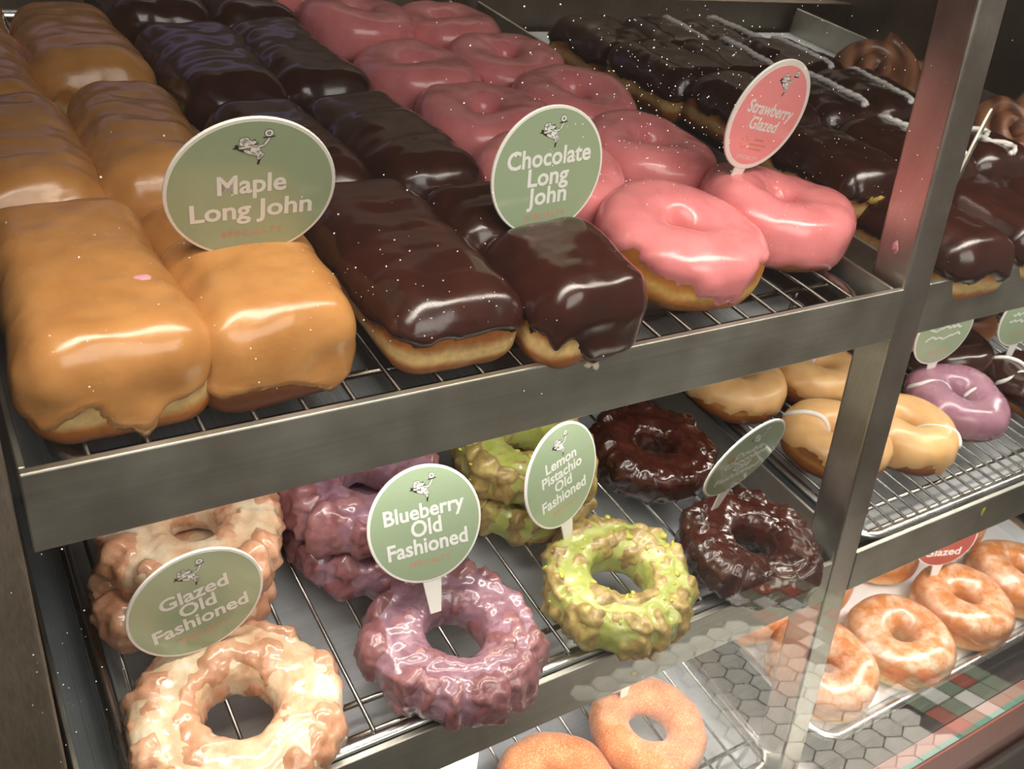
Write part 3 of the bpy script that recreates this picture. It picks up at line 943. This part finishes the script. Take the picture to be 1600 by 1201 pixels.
lo = TZ - 0.016
eb('front chocolate bar with cream coloured side just right of the steel post', 0.592, 0.052, 51, 0.036, 0.058, 0.046, z=lo)
eb('front chocolate bar with bright highlight at the right frame edge', 0.668, 0.058, 52, 0.036, 0.062, 0.048, z=lo)
eb('chocolate bar front right, partly cut by the frame', 0.745, 0.058, 53, 0.036, 0.062, 0.048, z=lo)
k = 0
xs = (0.592, 0.668, 0.745)
lab = [['chocolate bar with custard showing, just left of the steel post', 'white striped chocolate bar seen right of the post, in the second rank', 'chocolate bar with a looping white squiggle at the right frame edge'],
       ['plain chocolate bar right of the pink sign', 'chocolate bar with a straight white stripe beside the post', 'striped chocolate bar hidden mostly by the post'],
       ['chocolate bar directly behind the pink sign', 'chocolate bar with white stripe above the pink sign', 'chocolate bar with white stripe in front of the cinnamon roll'],
       ['plain chocolate bar left of the pink sign top', 'chocolate bar with stripe behind the pink sign', 'chocolate bar with a short stripe at the back'],
       ['dark chocolate bar at the back beside the pink rows', 'far chocolate bar with a faint white stripe', 'farthest striped chocolate bar below the rear opening']]
for j in range(4):
    for i in range(3):
        y = 0.128 + j * 0.098
        sq = None
        if i == 2: sq = (0.0095, 0.55, 0.0) if j == 0 else (0.001, 0.5, 0.004)
        if i == 1: sq = (0.0012, 0.4, 0.012)
        cu = (-0.008, -0.046, 0.026) if (i == 0 and j in (0, 2)) else None
        eb(lab[j][i], xs[i] - 0.022 + 0.006 * math.sin(j * 2 + i), y, 60 + j * 3 + i, 0.037, 0.050, 0.044, z=lo + (0.020 + 0.004 * (j % 2) if j < 3 else 0.010), rz=0.12 * math.sin(i * 2.1 + j), sq=sq, cu=cu)


def cinnamon(label, loc, r, seed, rot=(0, 0, 0)):
    """a fat folded pastry: coiled rope of dough"""
    root = empty('cinnamon_roll', loc, rot, label, 'pastry', 'cinnamon rolls at the back')
    for part, (r0_, r1_, turns, z0) in enumerate(((0.0, r * 0.86, 2.2, 0.0),)):
        pts = []; rad = []
        n = 90
        for i in range(n):
            f = i / (n - 1); a = f * turns * 2 * math.pi
            rr = r * 0.08 + (r * 0.80 - r * 0.08) * f
            pts.append((rr * math.cos(a), rr * math.sin(a), r * 0.42 - 0.10 * r * f)); rad.append(r * 0.205)
        V, F = tube(pts, rad, 12)
        V = np.array(V); V[:, 2] = r * 0.40 + (V[:, 2] - r * 0.40) * 1.7
        V[:, 2] = np.maximum(V[:, 2], 0)
        V = V + 0.0012 * fbm(V * 60, seed, 2)[:, None]
        mesh('coiled_dough', V, F, M['cinnamon'], root)
    return root


cinnamon('browned cinnamon roll at the back, left of the post top', (0.800, 0.300, TZ + 0.022), 0.054, 3, (0.75, 0.0, -0.5))
cinnamon('browned cinnamon roll at the back, at the right frame edge', (0.890, 0.200, TZ + 0.002), 0.052, 5, (0.75, 0.1, -0.5))
cinnamon('browned cinnamon roll behind the post top', (0.905, 0.315, TZ + 0.002), 0.047, 6, (0.75, 0.1, -0.3))

# ================================================================== MIDDLE LEFT SHELF
m0 = MZ + 0.002
GG, GB, GL, GK = ('glazed old fashioned donuts', 'blueberry old fashioned donuts', 'lemon pistachio old fashioned donuts', 'chocolate old fashioned donuts')
old_fashioned('old_fashioned_donut', 'front sugar-glazed old fashioned donut below its sign', (0.080, -0.002, m0), 0.0545, 0.0190, 0.031, M['ofdough'], M['ofglaze'], 101, (0, 0, 0.4), GG)
old_fashioned('old_fashioned_donut', 'upper sugar-glazed old fashioned donut of the stack at the left', (0.088, 0.106, m0 + 0.031), 0.0500, 0.013, 0.030, M['ofdough'], M['ofglaze'], 102, (0.03, 0, 1.4), GG)
old_fashioned('old_fashioned_donut', 'lower sugar-glazed old fashioned donut of the stack at the left', (0.081, 0.100, m0), 0.0500, 0.014, 0.029, M['ofdough'], M['ofglaze'], 103, (0, 0, 2.4), GG)
old_fashioned('old_fashioned_donut', 'front purple blueberry old fashioned donut below its sign', (0.2085, -0.004, m0), 0.0515, 0.0185, 0.031, M['bluedough'], M['blueglaze'], 111, (0, 0, 0.9), GB, lobes=11, crag=0.0046, fill=0.5, goff=0.0003)
old_fashioned('old_fashioned_donut', 'upper purple blueberry old fashioned donut of its stack', (0.197, 0.106, m0 + 0.031), 0.0500, 0.014, 0.030, M['bluedough'], M['blueglaze'], 112, (0.02, 0, 2.9), GB, lobes=10, crag=0.0046, fill=0.5, goff=0.0003)
old_fashioned('old_fashioned_donut', 'lower purple blueberry old fashioned donut of its stack', (0.1965, 0.098, m0), 0.0490, 0.014, 0.029, M['bluedough'], M['blueglaze'], 113, (0, 0, 1.9), GB, lobes=10, crag=0.0046, fill=0.5, goff=0.0003)
old_fashioned('old_fashioned_donut', 'front green pistachio old fashioned donut below its sign', (0.330, -0.006, m0), 0.0505, 0.0185, 0.032, M['lemondough'], M['lemonglaze'], 121, (0, 0, 0.2), GL, goff=0.0, crag=0.005, crumbs=28, lobes=10)
old_fashioned('old_fashioned_donut', 'upper green pistachio old fashioned donut of its stack', (0.318, 0.104, m0 + 0.031), 0.0485, 0.014, 0.030, M['lemondough'], M['lemonglaze'], 122, (0.02, 0, 1.2), GL, goff=0.0, crag=0.005, crumbs=30, lobes=10)
old_fashioned('old_fashioned_donut', 'lower green pistachio old fashioned donut of its stack', (0.322, 0.098, m0), 0.0485, 0.014, 0.029, M['lemondough'], M['lemonglaze'], 123, (0, 0, 2.2), GL, goff=0.0, crag=0.005, crumbs=20, lobes=10)
old_fashioned('old_fashioned_donut', 'front dark chocolate old fashioned donut touching the steel post', (0.443, -0.016, m0), 0.0480, 0.0145, 0.031, M['darkdough'], M['darkglaze'], 131, (0, 0, 0.5), GK, lobes=8, crag=0.004)
old_fashioned('old_fashioned_donut', 'dark chocolate old fashioned donut behind, under the upper shelf lip', (0.440, 0.096, m0), 0.0490, 0.0140, 0.031, M['darkdough'], M['darkglaze'], 132, (0, 0, 1.5), GK, lobes=8, crag=0.004)

# ================================================================== MIDDLE RIGHT SHELF
def rd(label, x, y, seed, mat, R=0.046, H=0.036, z=m0, hole=0.009, stripes=None, name='iced_donut', dough='yeastdark', drip=0.42, amp=0.3, group=None, tilt=(0, 0, 0)):
    return ring_donut(name, label, 'donut', (x, y, z), (R + hole) / 2, (R - hole) / 2, H, M[dough], M[mat] if mat else None, seed, tilt, drip, amp,
                      nu=72, nv=32, group=group, stripes=stripes)


GT = 'tan iced donuts with a white stripe'
GV = 'mauve and chocolate donuts with white stripes'
rd('tan iced donut with a white stripe, left of the post and nearest it', 0.602, 0.050, 141, 'tan', 0.045, stripes=((2.2, 1),), group=GT, amp=0.5, drip=0.5)
rd('tan iced donut with a white stripe, just right of the post', 0.674, 0.036, 142, 'tan', 0.045, stripes=((-0.9, 1),), group=GT, amp=0.45)
rd('tan iced donut at the far left behind the chocolate old fashioned sign', 0.572, 0.146, 143, 'tan', 0.045, stripes=((0.5, 1),), group=GT, amp=0.5)
rd('tan iced donut tucked under the upper shelf lip near the post', 0.664, 0.134, 144, 'tan', 0.045, stripes=((1.2, 1),), group=GT)
rd('mauve iced donut with two white stripes', 0.768, 0.050, 145, 'mauve', 0.046, stripes=((2.5, 1), (-0.15, 1)), drip=0.35, amp=0.2, group=GV)
rd('mauve iced donut behind the tan ones under the lip', 0.715, 0.225, 146, 'mauve', 0.045, stripes=((2.5, 1),), group=GV)
rd('dark chocolate iced donut with a white stripe behind the mauve one', 0.838, 0.115, 147, 'choc', 0.044, stripes=((1.9, 1),), group=GV)
rd('dark chocolate iced donut with white stripes at the right frame edge', 0.880, 0.040, 148, 'choc', 0.048, stripes=((2.0, 1), (2.9, 1), (3.9, 1)), group=GV)
rd('dark chocolate iced donut under the pale green sign', 0.745, 0.150, 149, 'choc', 0.044, group=GV)
rd('dark chocolate iced donut further back under the lip', 0.800, 0.215, 159, 'choc', 0.044, group=GV)
GA = 'plain brown cake donuts behind the signs'
rd('large plain brown donut at the back, right side', 0.905, 0.165, 150, None, 0.050, H=0.040, hole=0.006, name='cake_donut', group=GA, z=m0)
rd('plain brown donut stacked on the back ones, under the lip', 0.900, 0.165, 151, None, 0.048, H=0.040, hole=0.006, name='cake_donut', group=GA, z=m0 + 0.040)
rd('plain brown donut behind the pale green sign', 0.860, 0.255, 152, None, 0.050, H=0.050, hole=0.006, name='cake_donut', group=GA, z=m0)

# ================================================================== LOWEST DECK
GS = 'sugared ring donuts'


def sg(label, x, y, seed, R=0.050, H=0.033, z=BZ, tilt=(0, 0, 0)):
    return ring_donut('sugared_donut', label, 'donut', (x, y, z), 0.033, R - 0.033, H, M['sugar'], None, seed, tilt, nu=80, nv=34, group=GS, lump=0.0014, pz=0.95)


sg('whole sugared ring donut holding the red sign', 0.418, -0.012, 161)
sg('sugared ring donut cut off by the bottom frame edge', 0.318, -0.026, 162)
GH = 'glazed ring donuts on the paper-lined pan'


def gl_(label, x, y, seed, R=0.052, H=0.042, z=BZ - 0.018, tilt=(0, 0, 0)):
    return ring_donut('glazed_ring_donut', label, 'donut', (x, y, z), (R + 0.010) / 2, (R - 0.010) / 2, H, M['glazedring'], None, seed, tilt, nu=80, nv=34, group=GH, lump=0.0012, pz=0.75)


gl_('glazed ring donut at the front corner, half behind the post', 0.622, -0.024, 171)
gl_('glazed ring donut second from the post in the front rank', 0.726, -0.034, 172)
gl_('glazed ring donut below the red glazed sign', 0.832, -0.030, 173)
gl_('glazed ring donut at the right frame edge', 0.932, -0.030, 174)
gl_('glazed ring donut behind, close to the post on its right', 0.700, 0.075, 175)
gl_('glazed ring donut behind, just under the middle shelf lip', 0.810, 0.075, 176)
gl_('glazed ring donut behind the red glazed sign', 0.935, 0.078, 177)
gl_('glazed ring donut at the left of the post, seen through the gap', 0.608, 0.075, 178)

# ================================================================== SIGNS
def text_mesh(body, width, height, weight=0.012, spacing=1.0):
    cu = bpy.data.curves.new('t', 'FONT'); cu.body = body; cu.align_x = 'CENTER'; cu.align_y = 'CENTER'
    cu.size = 1.0; cu.offset = weight; cu.space_character = spacing; cu.resolution_u = 3
    o = bpy.data.objects.new('t', cu); COL.objects.link(o)
    bpy.context.view_layer.update()
    me = bpy.data.meshes.new_from_object(o)
    bpy.data.objects.remove(o); bpy.data.curves.remove(cu)
    V = np.zeros(len(me.vertices) * 3); me.vertices.foreach_get('co', V); V = V.reshape(-1, 3)
    F = [tuple(p.vertices) for p in me.polygons]
    bpy.data.meshes.remove(me)
    V[:, 0] -= (V[:, 0].min() + V[:, 0].max()) / 2
    V[:, 1] -= 0.0
    s = height / 0.70
    sx = s
    wnow = (V[:, 0].max() - V[:, 0].min()) * s
    if width: sx = s * width / wnow
    V[:, 0] *= sx; V[:, 1] *= s
    return V, F


def disc(r, z0, z1, n=72, bev=0.0):
    V = []; F = []
    prof = [(r - bev, z0), (r, z0 + bev), (r, z1 - bev), (r - bev, z1)] if bev else [(r, z0), (r, z1)]
    for rr, z in prof:
        V += [(rr * math.cos(2 * math.pi * k / n), rr * math.sin(2 * math.pi * k / n), z) for k in range(n)]
    for i in range(len(prof) - 1):
        for k in range(n): F.append((i * n + k, i * n + (k + 1) % n, (i + 1) * n + (k + 1) % n, (i + 1) * n + k))
    F.append(tuple(range(n - 1, -1, -1))); F.append(tuple((len(prof) - 1) * n + k for k in range(n)))
    return V, F


def blob(cx, cy, rx, ry, z, a=0, n=20):
    V = []
    for k in range(n):
        t_ = 2 * math.pi * k / n; x, y = rx * math.cos(t_), ry * math.sin(t_)
        V.append((cx + x * math.cos(a) - y * math.sin(a), cy + x * math.sin(a) + y * math.cos(a), z))
    return V, [tuple(range(n))]


def stroke(pts, w_, z):
    V = []; F = []
    for (x0, y0), (x1, y1) in zip(pts[:-1], pts[1:]):
        dx, dy = x1 - x0, y1 - y0; L = math.hypot(dx, dy); px, py = -dy / L * w_ / 2, dx / L * w_ / 2
        q = len(V); V += [(x0 + px, y0 + py, z), (x0 - px, y0 - py, z), (x1 - px, y1 - py, z), (x1 + px, y1 + py, z)]; F.append((q, q + 1, q + 2, q + 3))
    for x, y in pts:
        v, f = blob(x, y, w_ / 2, w_ / 2, z, n=10); q = len(V); V += v; F += [tuple(i + q for i in ff) for ff in f]
    return V, F


def logo(s, cx, cy, z):
    """running baker emblem; s = scale"""
    e = 0.10
    D = []; W = []
    def P(x, y): return (cx + x * s, cy + y * s)
    def B(x, y, rx, ry, a=0):
        D.append(blob(cx + x * s, cy + y * s, (rx + e * .32) * s, (ry + e * .32) * s, z, a)); W.append(blob(cx + x * s, cy + y * s, rx * s, ry * s, z + 0.00006, a))
    def ST(pts, w_):
        q = [P(*p) for p in pts]
        D.append(stroke(q, (w_ + e * .55) * s, z)); W.append(stroke(q, w_ * s, z + 0.00006))
    ST([(-0.75, -0.02), (-0.10, 0.06), (0.15, -0.02), (0.55, 0.08), (0.80, 0.46)], 0.12)     # arms
    ST([(0.02, -0.45), (-0.45, -0.22)], 0.18); ST([(0.20, -0.30), (0.42, -0.52), (0.25, -0.72)], 0.20)     # legs
    B(0.06, -0.22, 0.26, 0.34); B(0.30, -0.62, 0.15, 0.13)
    B(-0.55, 0.45, 0.20, 0.17); B(-0.62, 0.28, 0.16, 0.16); B(-0.42, 0.30, 0.20, 0.22); B(-0.42, 0.48, .17, .16)     # hat
    B(-0.20, 0.30, 0.08, 0.15); B(-0.02, 0.27, 0.14, 0.13)       # band, face
    D.append(stroke([P(-0.06, 0.42), P(0.06, 0.48)], 0.06 * s, z + 0.00008)); D.append(stroke([P(0.02, 0.18), P(0.24, 0.24)], 0.05 * s, z + 0.00008))
    D.append(stroke([P(0.30, -0.78), P(0.22, -1.10)], 0.13 * s, z)); D.append(stroke([P(-0.52, -0.26), P(-0.82, -0.08)], 0.13 * s, z))
    D.append(stroke([P(0.50, 0.55), P(1.10, 0.60)], 0.07 * s, z + 0.00008))
    B(0.80, 0.82, 0.23, 0.22)
    D.append(stroke([P(-1.08, -0.02), P(-0.70, -0.02)], 0.08 * s, z)); D.append(blob(*P(-0.92, 0.10), 0.11 * s, 0.11 * s, z))
    D.append(blob(*P(0.80, 0.82), 0.10 * s, 0.10 * s, z + 0.0001)); W.append(blob(*P(0.80, 0.82), 0.045 * s, 0.045 * s, z + 0.00014, n=10))
    return join(D), join(W)


def sign(label, c, X, Y, Nn, r, lines, face='signg', sub=None, stem=0.020, subw=0.46, extra=None, ink='inkw', lw=None, with_logo=True, rim=0.955, subm='inks', shift=(0, 0), fine=False, group='round donut name signs', seg=1.0, stemw=1.0):
    X, Y, Nn = Vector(X).normalized(), Vector(Y), Vector(Nn).normalized()
    Y = Nn.cross(X).normalized(); c = Vector(c)
    base = c - Y * (r + stem)
    root = empty('donut_sign', base, (0, 0, 0), label, 'sign', group)
    root.matrix_world = Matrix(((X.x, Y.x, Nn.x, base.x), (X.y, Y.y, Nn.y, base.y), (X.z, Y.z, Nn.z, base.z), (0, 0, 0, 1)))
    cy = r + stem; th = 0.0016

    def up(vf, dz=0.0):
        V, F = vf; V = np.array(V, float).reshape(-1, 3) + np.array([0, cy, dz]); return V, F
    mesh('sign_plate', *up(disc(r, -th, 0, bev=0.0004)), M['signw'], root, False)
    face_o = mesh('printed_face', *up(disc(r * rim, -0.0002, 0.00012), 0), M[face], root, False)
    hw = 0.0062 * stemw
    V = [(-hw * 0.55, 0, -th * .7), (hw * 0.55, 0, -th * .7), (hw, stem + 0.004, -th * .7), (-hw, stem + 0.004, -th * .7)]
    V += [(a, b, -th * .1) for a, b, _ in V]
    mesh('stem', V, [(0, 3, 2, 1), (4, 5, 6, 7), (0, 1, 5, 4), (1, 2, 6, 5), (2, 3, 7, 6), (3, 0, 4, 7)], M['signw'], root, False)
    z = 0.00022
    for body, y, wdt, hh in lines:
        if body is None:
            rn_ = random.Random(int(1000 * (y + 2) + 1e4 * c.x)); pts = [((-wdt / 2 + wdt * k_ / 14) * r, (y + rn_.uniform(-hh, hh) * 0.4) * r) for k_ in range(15)]
            mesh('faint_lettering', *up(stroke(pts, 0.06 * r, z)), M[ink], face_o, False)
            continue
        V, F = text_mesh(body, wdt * r, hh * r * 1.08, 0.024)
        V = V + np.array([0, y * r, z]); mesh('lettering', *up((V, F)), M[ink], face_o, False)
    if sub:
        V, F = text_mesh(sub[0], sub[2] * r, sub[3] * r, 0.006, 1.25)
        V = V + np.array([0, sub[1] * r, z]); mesh('lettering', *up((V, F)), M[subm], face_o, False)
    if with_logo:
        d_, w_ = logo(0.21 * r, 0.02 * r, 0.62 * r, z)
        mesh('emblem_outline', *up(d_), M['inkd'], face_o, False); mesh('emblem_fill', *up(w_), M[ink], face_o, False)
    if fine:
        L = []
        for i, (xa, xb, yy) in enumerate(((-0.02, 0.22, -0.44), (-0.10, 0.36, -0.53), (-0.06, 0.28, -0.61))):
            L.append(stroke([(xa * r, yy * r), (xb * r, yy * r)], 0.035 * r, z))
        mesh('small_print', *up(join(L)), M['inks'], face_o, False)
        mesh('small_emblem', *up(join([blob((-0.30 + 0.09 * math.cos(q)) * r, (-0.52 + 0.09 * math.sin(q)) * r, 0.022 * r, 0.022 * r, z, n=8) for q in (0.6, 1.6, 2.6, 3.6, 4.6, 5.4)])), M['inks'], face_o, False)
    if extra:
        mesh('small_emblem', *up(join([blob((extra[0] + 0.06 * math.cos(q)) * r, (extra[1] + 0.06 * math.sin(q)) * r, 0.04 * r, 0.04 * r, z, n=10) for q in (0.3, 1.8, 3.4, 4.9)])), M['inko'], face_o, False)
    return root


SP = ('SPECIALTY', -0.60, 0.74, 0.085)
sign('olive round sign reading Maple Long John', (0.1081, 0.0635, 0.0748), (0.9952, -0.0772, 0.0597), (-0.0754, -0.2195, 0.9727), (-0.0620, -0.9726, -0.2242), 0.0365,
     (('Maple', 0.10, 0.80, 0.24), ('Long John', -0.27, 1.44, 0.24)), sub=('SPECIALTY', -0.62, 0.74, 0.085), stem=0.010)
sign('green sign reading Chocolate Long John', (0.2734, 0.0799, 0.0634), (0.9983, 0.0159, 0.0564), (-0.0577, 0.0985, 0.9935), (0.0102, -0.9950, 0.0993), 0.0355,
     (('Chocolate', 0.23, 1.50, 0.25), ('Long', -0.07, 0.74, 0.25), ('John', -0.37, 0.72, 0.25)), sub=('SPECIALTY', -0.68, 0.74, 0.085), stem=0.010)
sign('pink sign reading Strawberry Glazed', (0.4494, 0.0995, 0.0789), (0.9703, 0.1079, -0.2167), (0.2225, -0.0452, 0.9739), (0.0953, -0.9931, -0.0678), 0.0365,
     (('Strawberry', 0.10, 1.36, 0.20), ('Glazed', -0.17, 0.84, 0.20)), sub=('SPECIALTY', -0.78, 0.62, 0.07), subm='inkw', face='signp', rim=0.90, fine=True)
sign('green sign reading Glazed Old Fashioned', (0.0710, 0.0376, -0.1432), (0.9862, 0.0683, 0.1506), (-0.1543, 0.0527, 0.9866), (0.0594, -0.9963, 0.0625), 0.0360,
     (('Glazed', 0.23, 1.00, 0.22), ('Old', -0.04, 0.54, 0.22), ('Fashioned', -0.32, 1.42, 0.22)), sub=SP)
sign('pale green sign reading Blueberry Old Fashioned', (0.2012, 0.0344, -0.1292), (0.9975, -0.0623, 0.0329), (-0.0001, 0.4649, 0.8854), (-0.0704, -0.8832, 0.4637), 0.0355,
     (('Blueberry', 0.23, 1.42, 0.23), ('Old', -0.06, 0.54, 0.25), ('Fashioned', -0.36, 1.42, 0.24)), sub=('SPECIALTY', -0.64, 0.74, 0.085))
sign('green sign reading Lemon Pistachio Old Fashioned', (0.3057, 0.0452, -0.1333), (0.9530, 0.3006, 0.0375), (-0.1323, 0.3016, 0.9442), (0.2725, -0.9048, 0.3272), 0.0360,
     (('Lemon', 0.30, 0.86, 0.18), ('Pistachio', 0.07, 1.12, 0.18), ('Old', -0.16, 0.48, 0.18), ('Fashioned', -0.40, 1.24, 0.19)), sub=('SPECIALTY', -0.64, 0.70, 0.07))
sign('dark green leaning sign reading Double Chocolate Old Fashioned', (0.4194, -0.0004, -0.1156), (0.9916, 0.1157, 0.0582), (-0.0384, -0.1663, 0.9853), (0.1237, -0.9793, -0.1604), 0.0355,
     (('Double', 0.25, 0.80, 0.17), ('Chocolate', 0.03, 1.20, 0.17), ('Old', -0.19, 0.46, 0.17), ('Fashioned', -0.42, 1.24, 0.17)), extra=(-0.52, 0.22))
def z_at(u, v, z):
    d = r0 * ((u - 800) / 1458.7) + r1 * ((v - 600.5) / 1458.7) + r2
    return CAMC + d * ((z - CAMC.z) / d.z)


# blurred signs on the right
sign('pale green sign standing behind the mauve striped donut', (0.757, 0.085, -0.133), (0.99, -0.12, 0.1), (0, 0, 1), (-0.12, -0.99, 0.05), 0.034,
     ((None, 0.15, 1.1, 0.2), (None, -0.12, 1.2, 0.2)), sub=(SP[0], SP[1], SP[2], SP[3]), with_logo=False)
sign('pink and white sign right beside the post on the middle shelf', (0.735, 0.108, -0.140), (0.99, -0.12, 0.1), (0, 0, 1), (-0.12, -0.99, 0.05), 0.034,
     ((None, 0.10, 0.9, 0.2),), face='signp', rim=0.80, with_logo=False)
sign('pale green sign at the right frame edge on the middle shelf', (0.868, 0.075, -0.128), (0.99, -0.12, 0.1), (0, 0, 1), (-0.12, -0.99, 0.05), 0.034,
     ((None, 0.15, 1.1, 0.2), (None, -0.12, 1.2, 0.2)), sub=SP, with_logo=False)
sign('white edged sign seen edge-on right of the post, upper shelf', z_at(1514, 243, 0.060), (0.86, 0.51, 0.0), (0, 0, 1), (0.42, -0.90, 0.0), 0.034,
     ((None, 0.10, 1.1, 0.2),), with_logo=False)
sign('dark red sign reading Glazed above the ring donuts', (0.815, 0.010, -0.352), (0.93, -0.35, 0.1), (0, 0, 1), (-0.35, -0.93, 0.1), 0.034,
     (('Glazed', -0.45, 1.2, 0.26),), face='signr')
sign('red sign whose lower tip shows above the whole sugared donut', (0.408, 0.020, -0.343), (0.985, 0.17, 0.0), (0, 0, 1), (0.17, -0.95, 0.1), 0.034,
     (), face='signr', stem=0.016, with_logo=False)
o = mesh('price_card', *box(-0.022, 0.022, -0.0004, 0.0004, 0, 0.075), M['card'], None, False)
o.location = (0.215, -0.030, -0.345); o.rotation_euler = (-0.2, 0.15, 0.3)
tag(o, 'blank cream card poking up under the middle shelf lip', 'card')


# ------------------------------------------------------------------ crumbs and smears
def lean_at(u, v, off=0.0):
    d = r0 * ((u - 800) / 1458.7) + r1 * ((v - 600.5) / 1458.7) + r2
    s = (CAMC.y - CAMC.z * TL - off) / (d.z * TL - d.y)
    return CAMC + d * s


def crumb(name, label, p, r, m, seed, sc=(1, 0.35, 1), n=1, spread=0.0):
    rn = random.Random(seed); V = []; F = []
    for i in range(n):
        v, f = lump_mesh(r * rn.uniform(0.5, 1.0), seed + i, sc, 0.5); q = len(V)
        dx, dz = rn.uniform(-spread, spread), rn.uniform(-spread, spread)
        V += [(x + dx, y + dz * TL, z + dz) for x, y, z in v]; F += [tuple(a + q for a in g_) for g_ in f]
    o = mesh(name, V, F, m); o.location = p
    return tag(o, label, 'crumb')


crumb('glaze_crumb', 'flaky cream glaze crumb stuck on the upper shelf lip', lean_at(927, 567), 0.0026, M['crumb'], 1, n=5, spread=0.0035)
crumb('icing_smear', 'pink icing smear on the steel post', Vector((0.5120, 0.018, 0.022)), 0.0022, M['pinkcrumb'], 2, sc=(0.3, 1, 1.6), n=4, spread=0.003)
crumb('pistachio_crumb', 'pale green crumb on the middle shelf lip', lean_at(990, 1052), 0.0030, M['crumby'], 3, sc=(1, 0.6, 0.8))
crumb('sugar_crumb', 'tiny white crumb beside the green one on the lip', lean_at(1005, 1058), 0.0012, M['inkw'], 4)
crumb('custard_drip', 'yellow custard drip on the middle right shelf lip', lean_at(1533, 803), 0.0034, M['crumby'], 5, sc=(0.6, 0.3, 1.6), n=2, spread=0.002)


crumb('icing_flake', 'pink flake on top of the front left maple long john', z_at(222, 434, TZ + 0.0515), 0.0036, M['pinkcrumb'], 6, sc=(1.2, 0.8, 0.35))
crumb('icing_flake', 'pale flake below the maple sign, right one of two', z_at(432, 388, TZ + 0.0515), 0.0022, M['crumb'], 7, sc=(1.2, 0.7, 0.5))
crumb('icing_flake', 'pale flake below the maple sign, left one of two', z_at(402, 404, TZ + 0.0515), 0.0022, M['crumb'], 8, sc=(1.2, 0.7, 0.5))
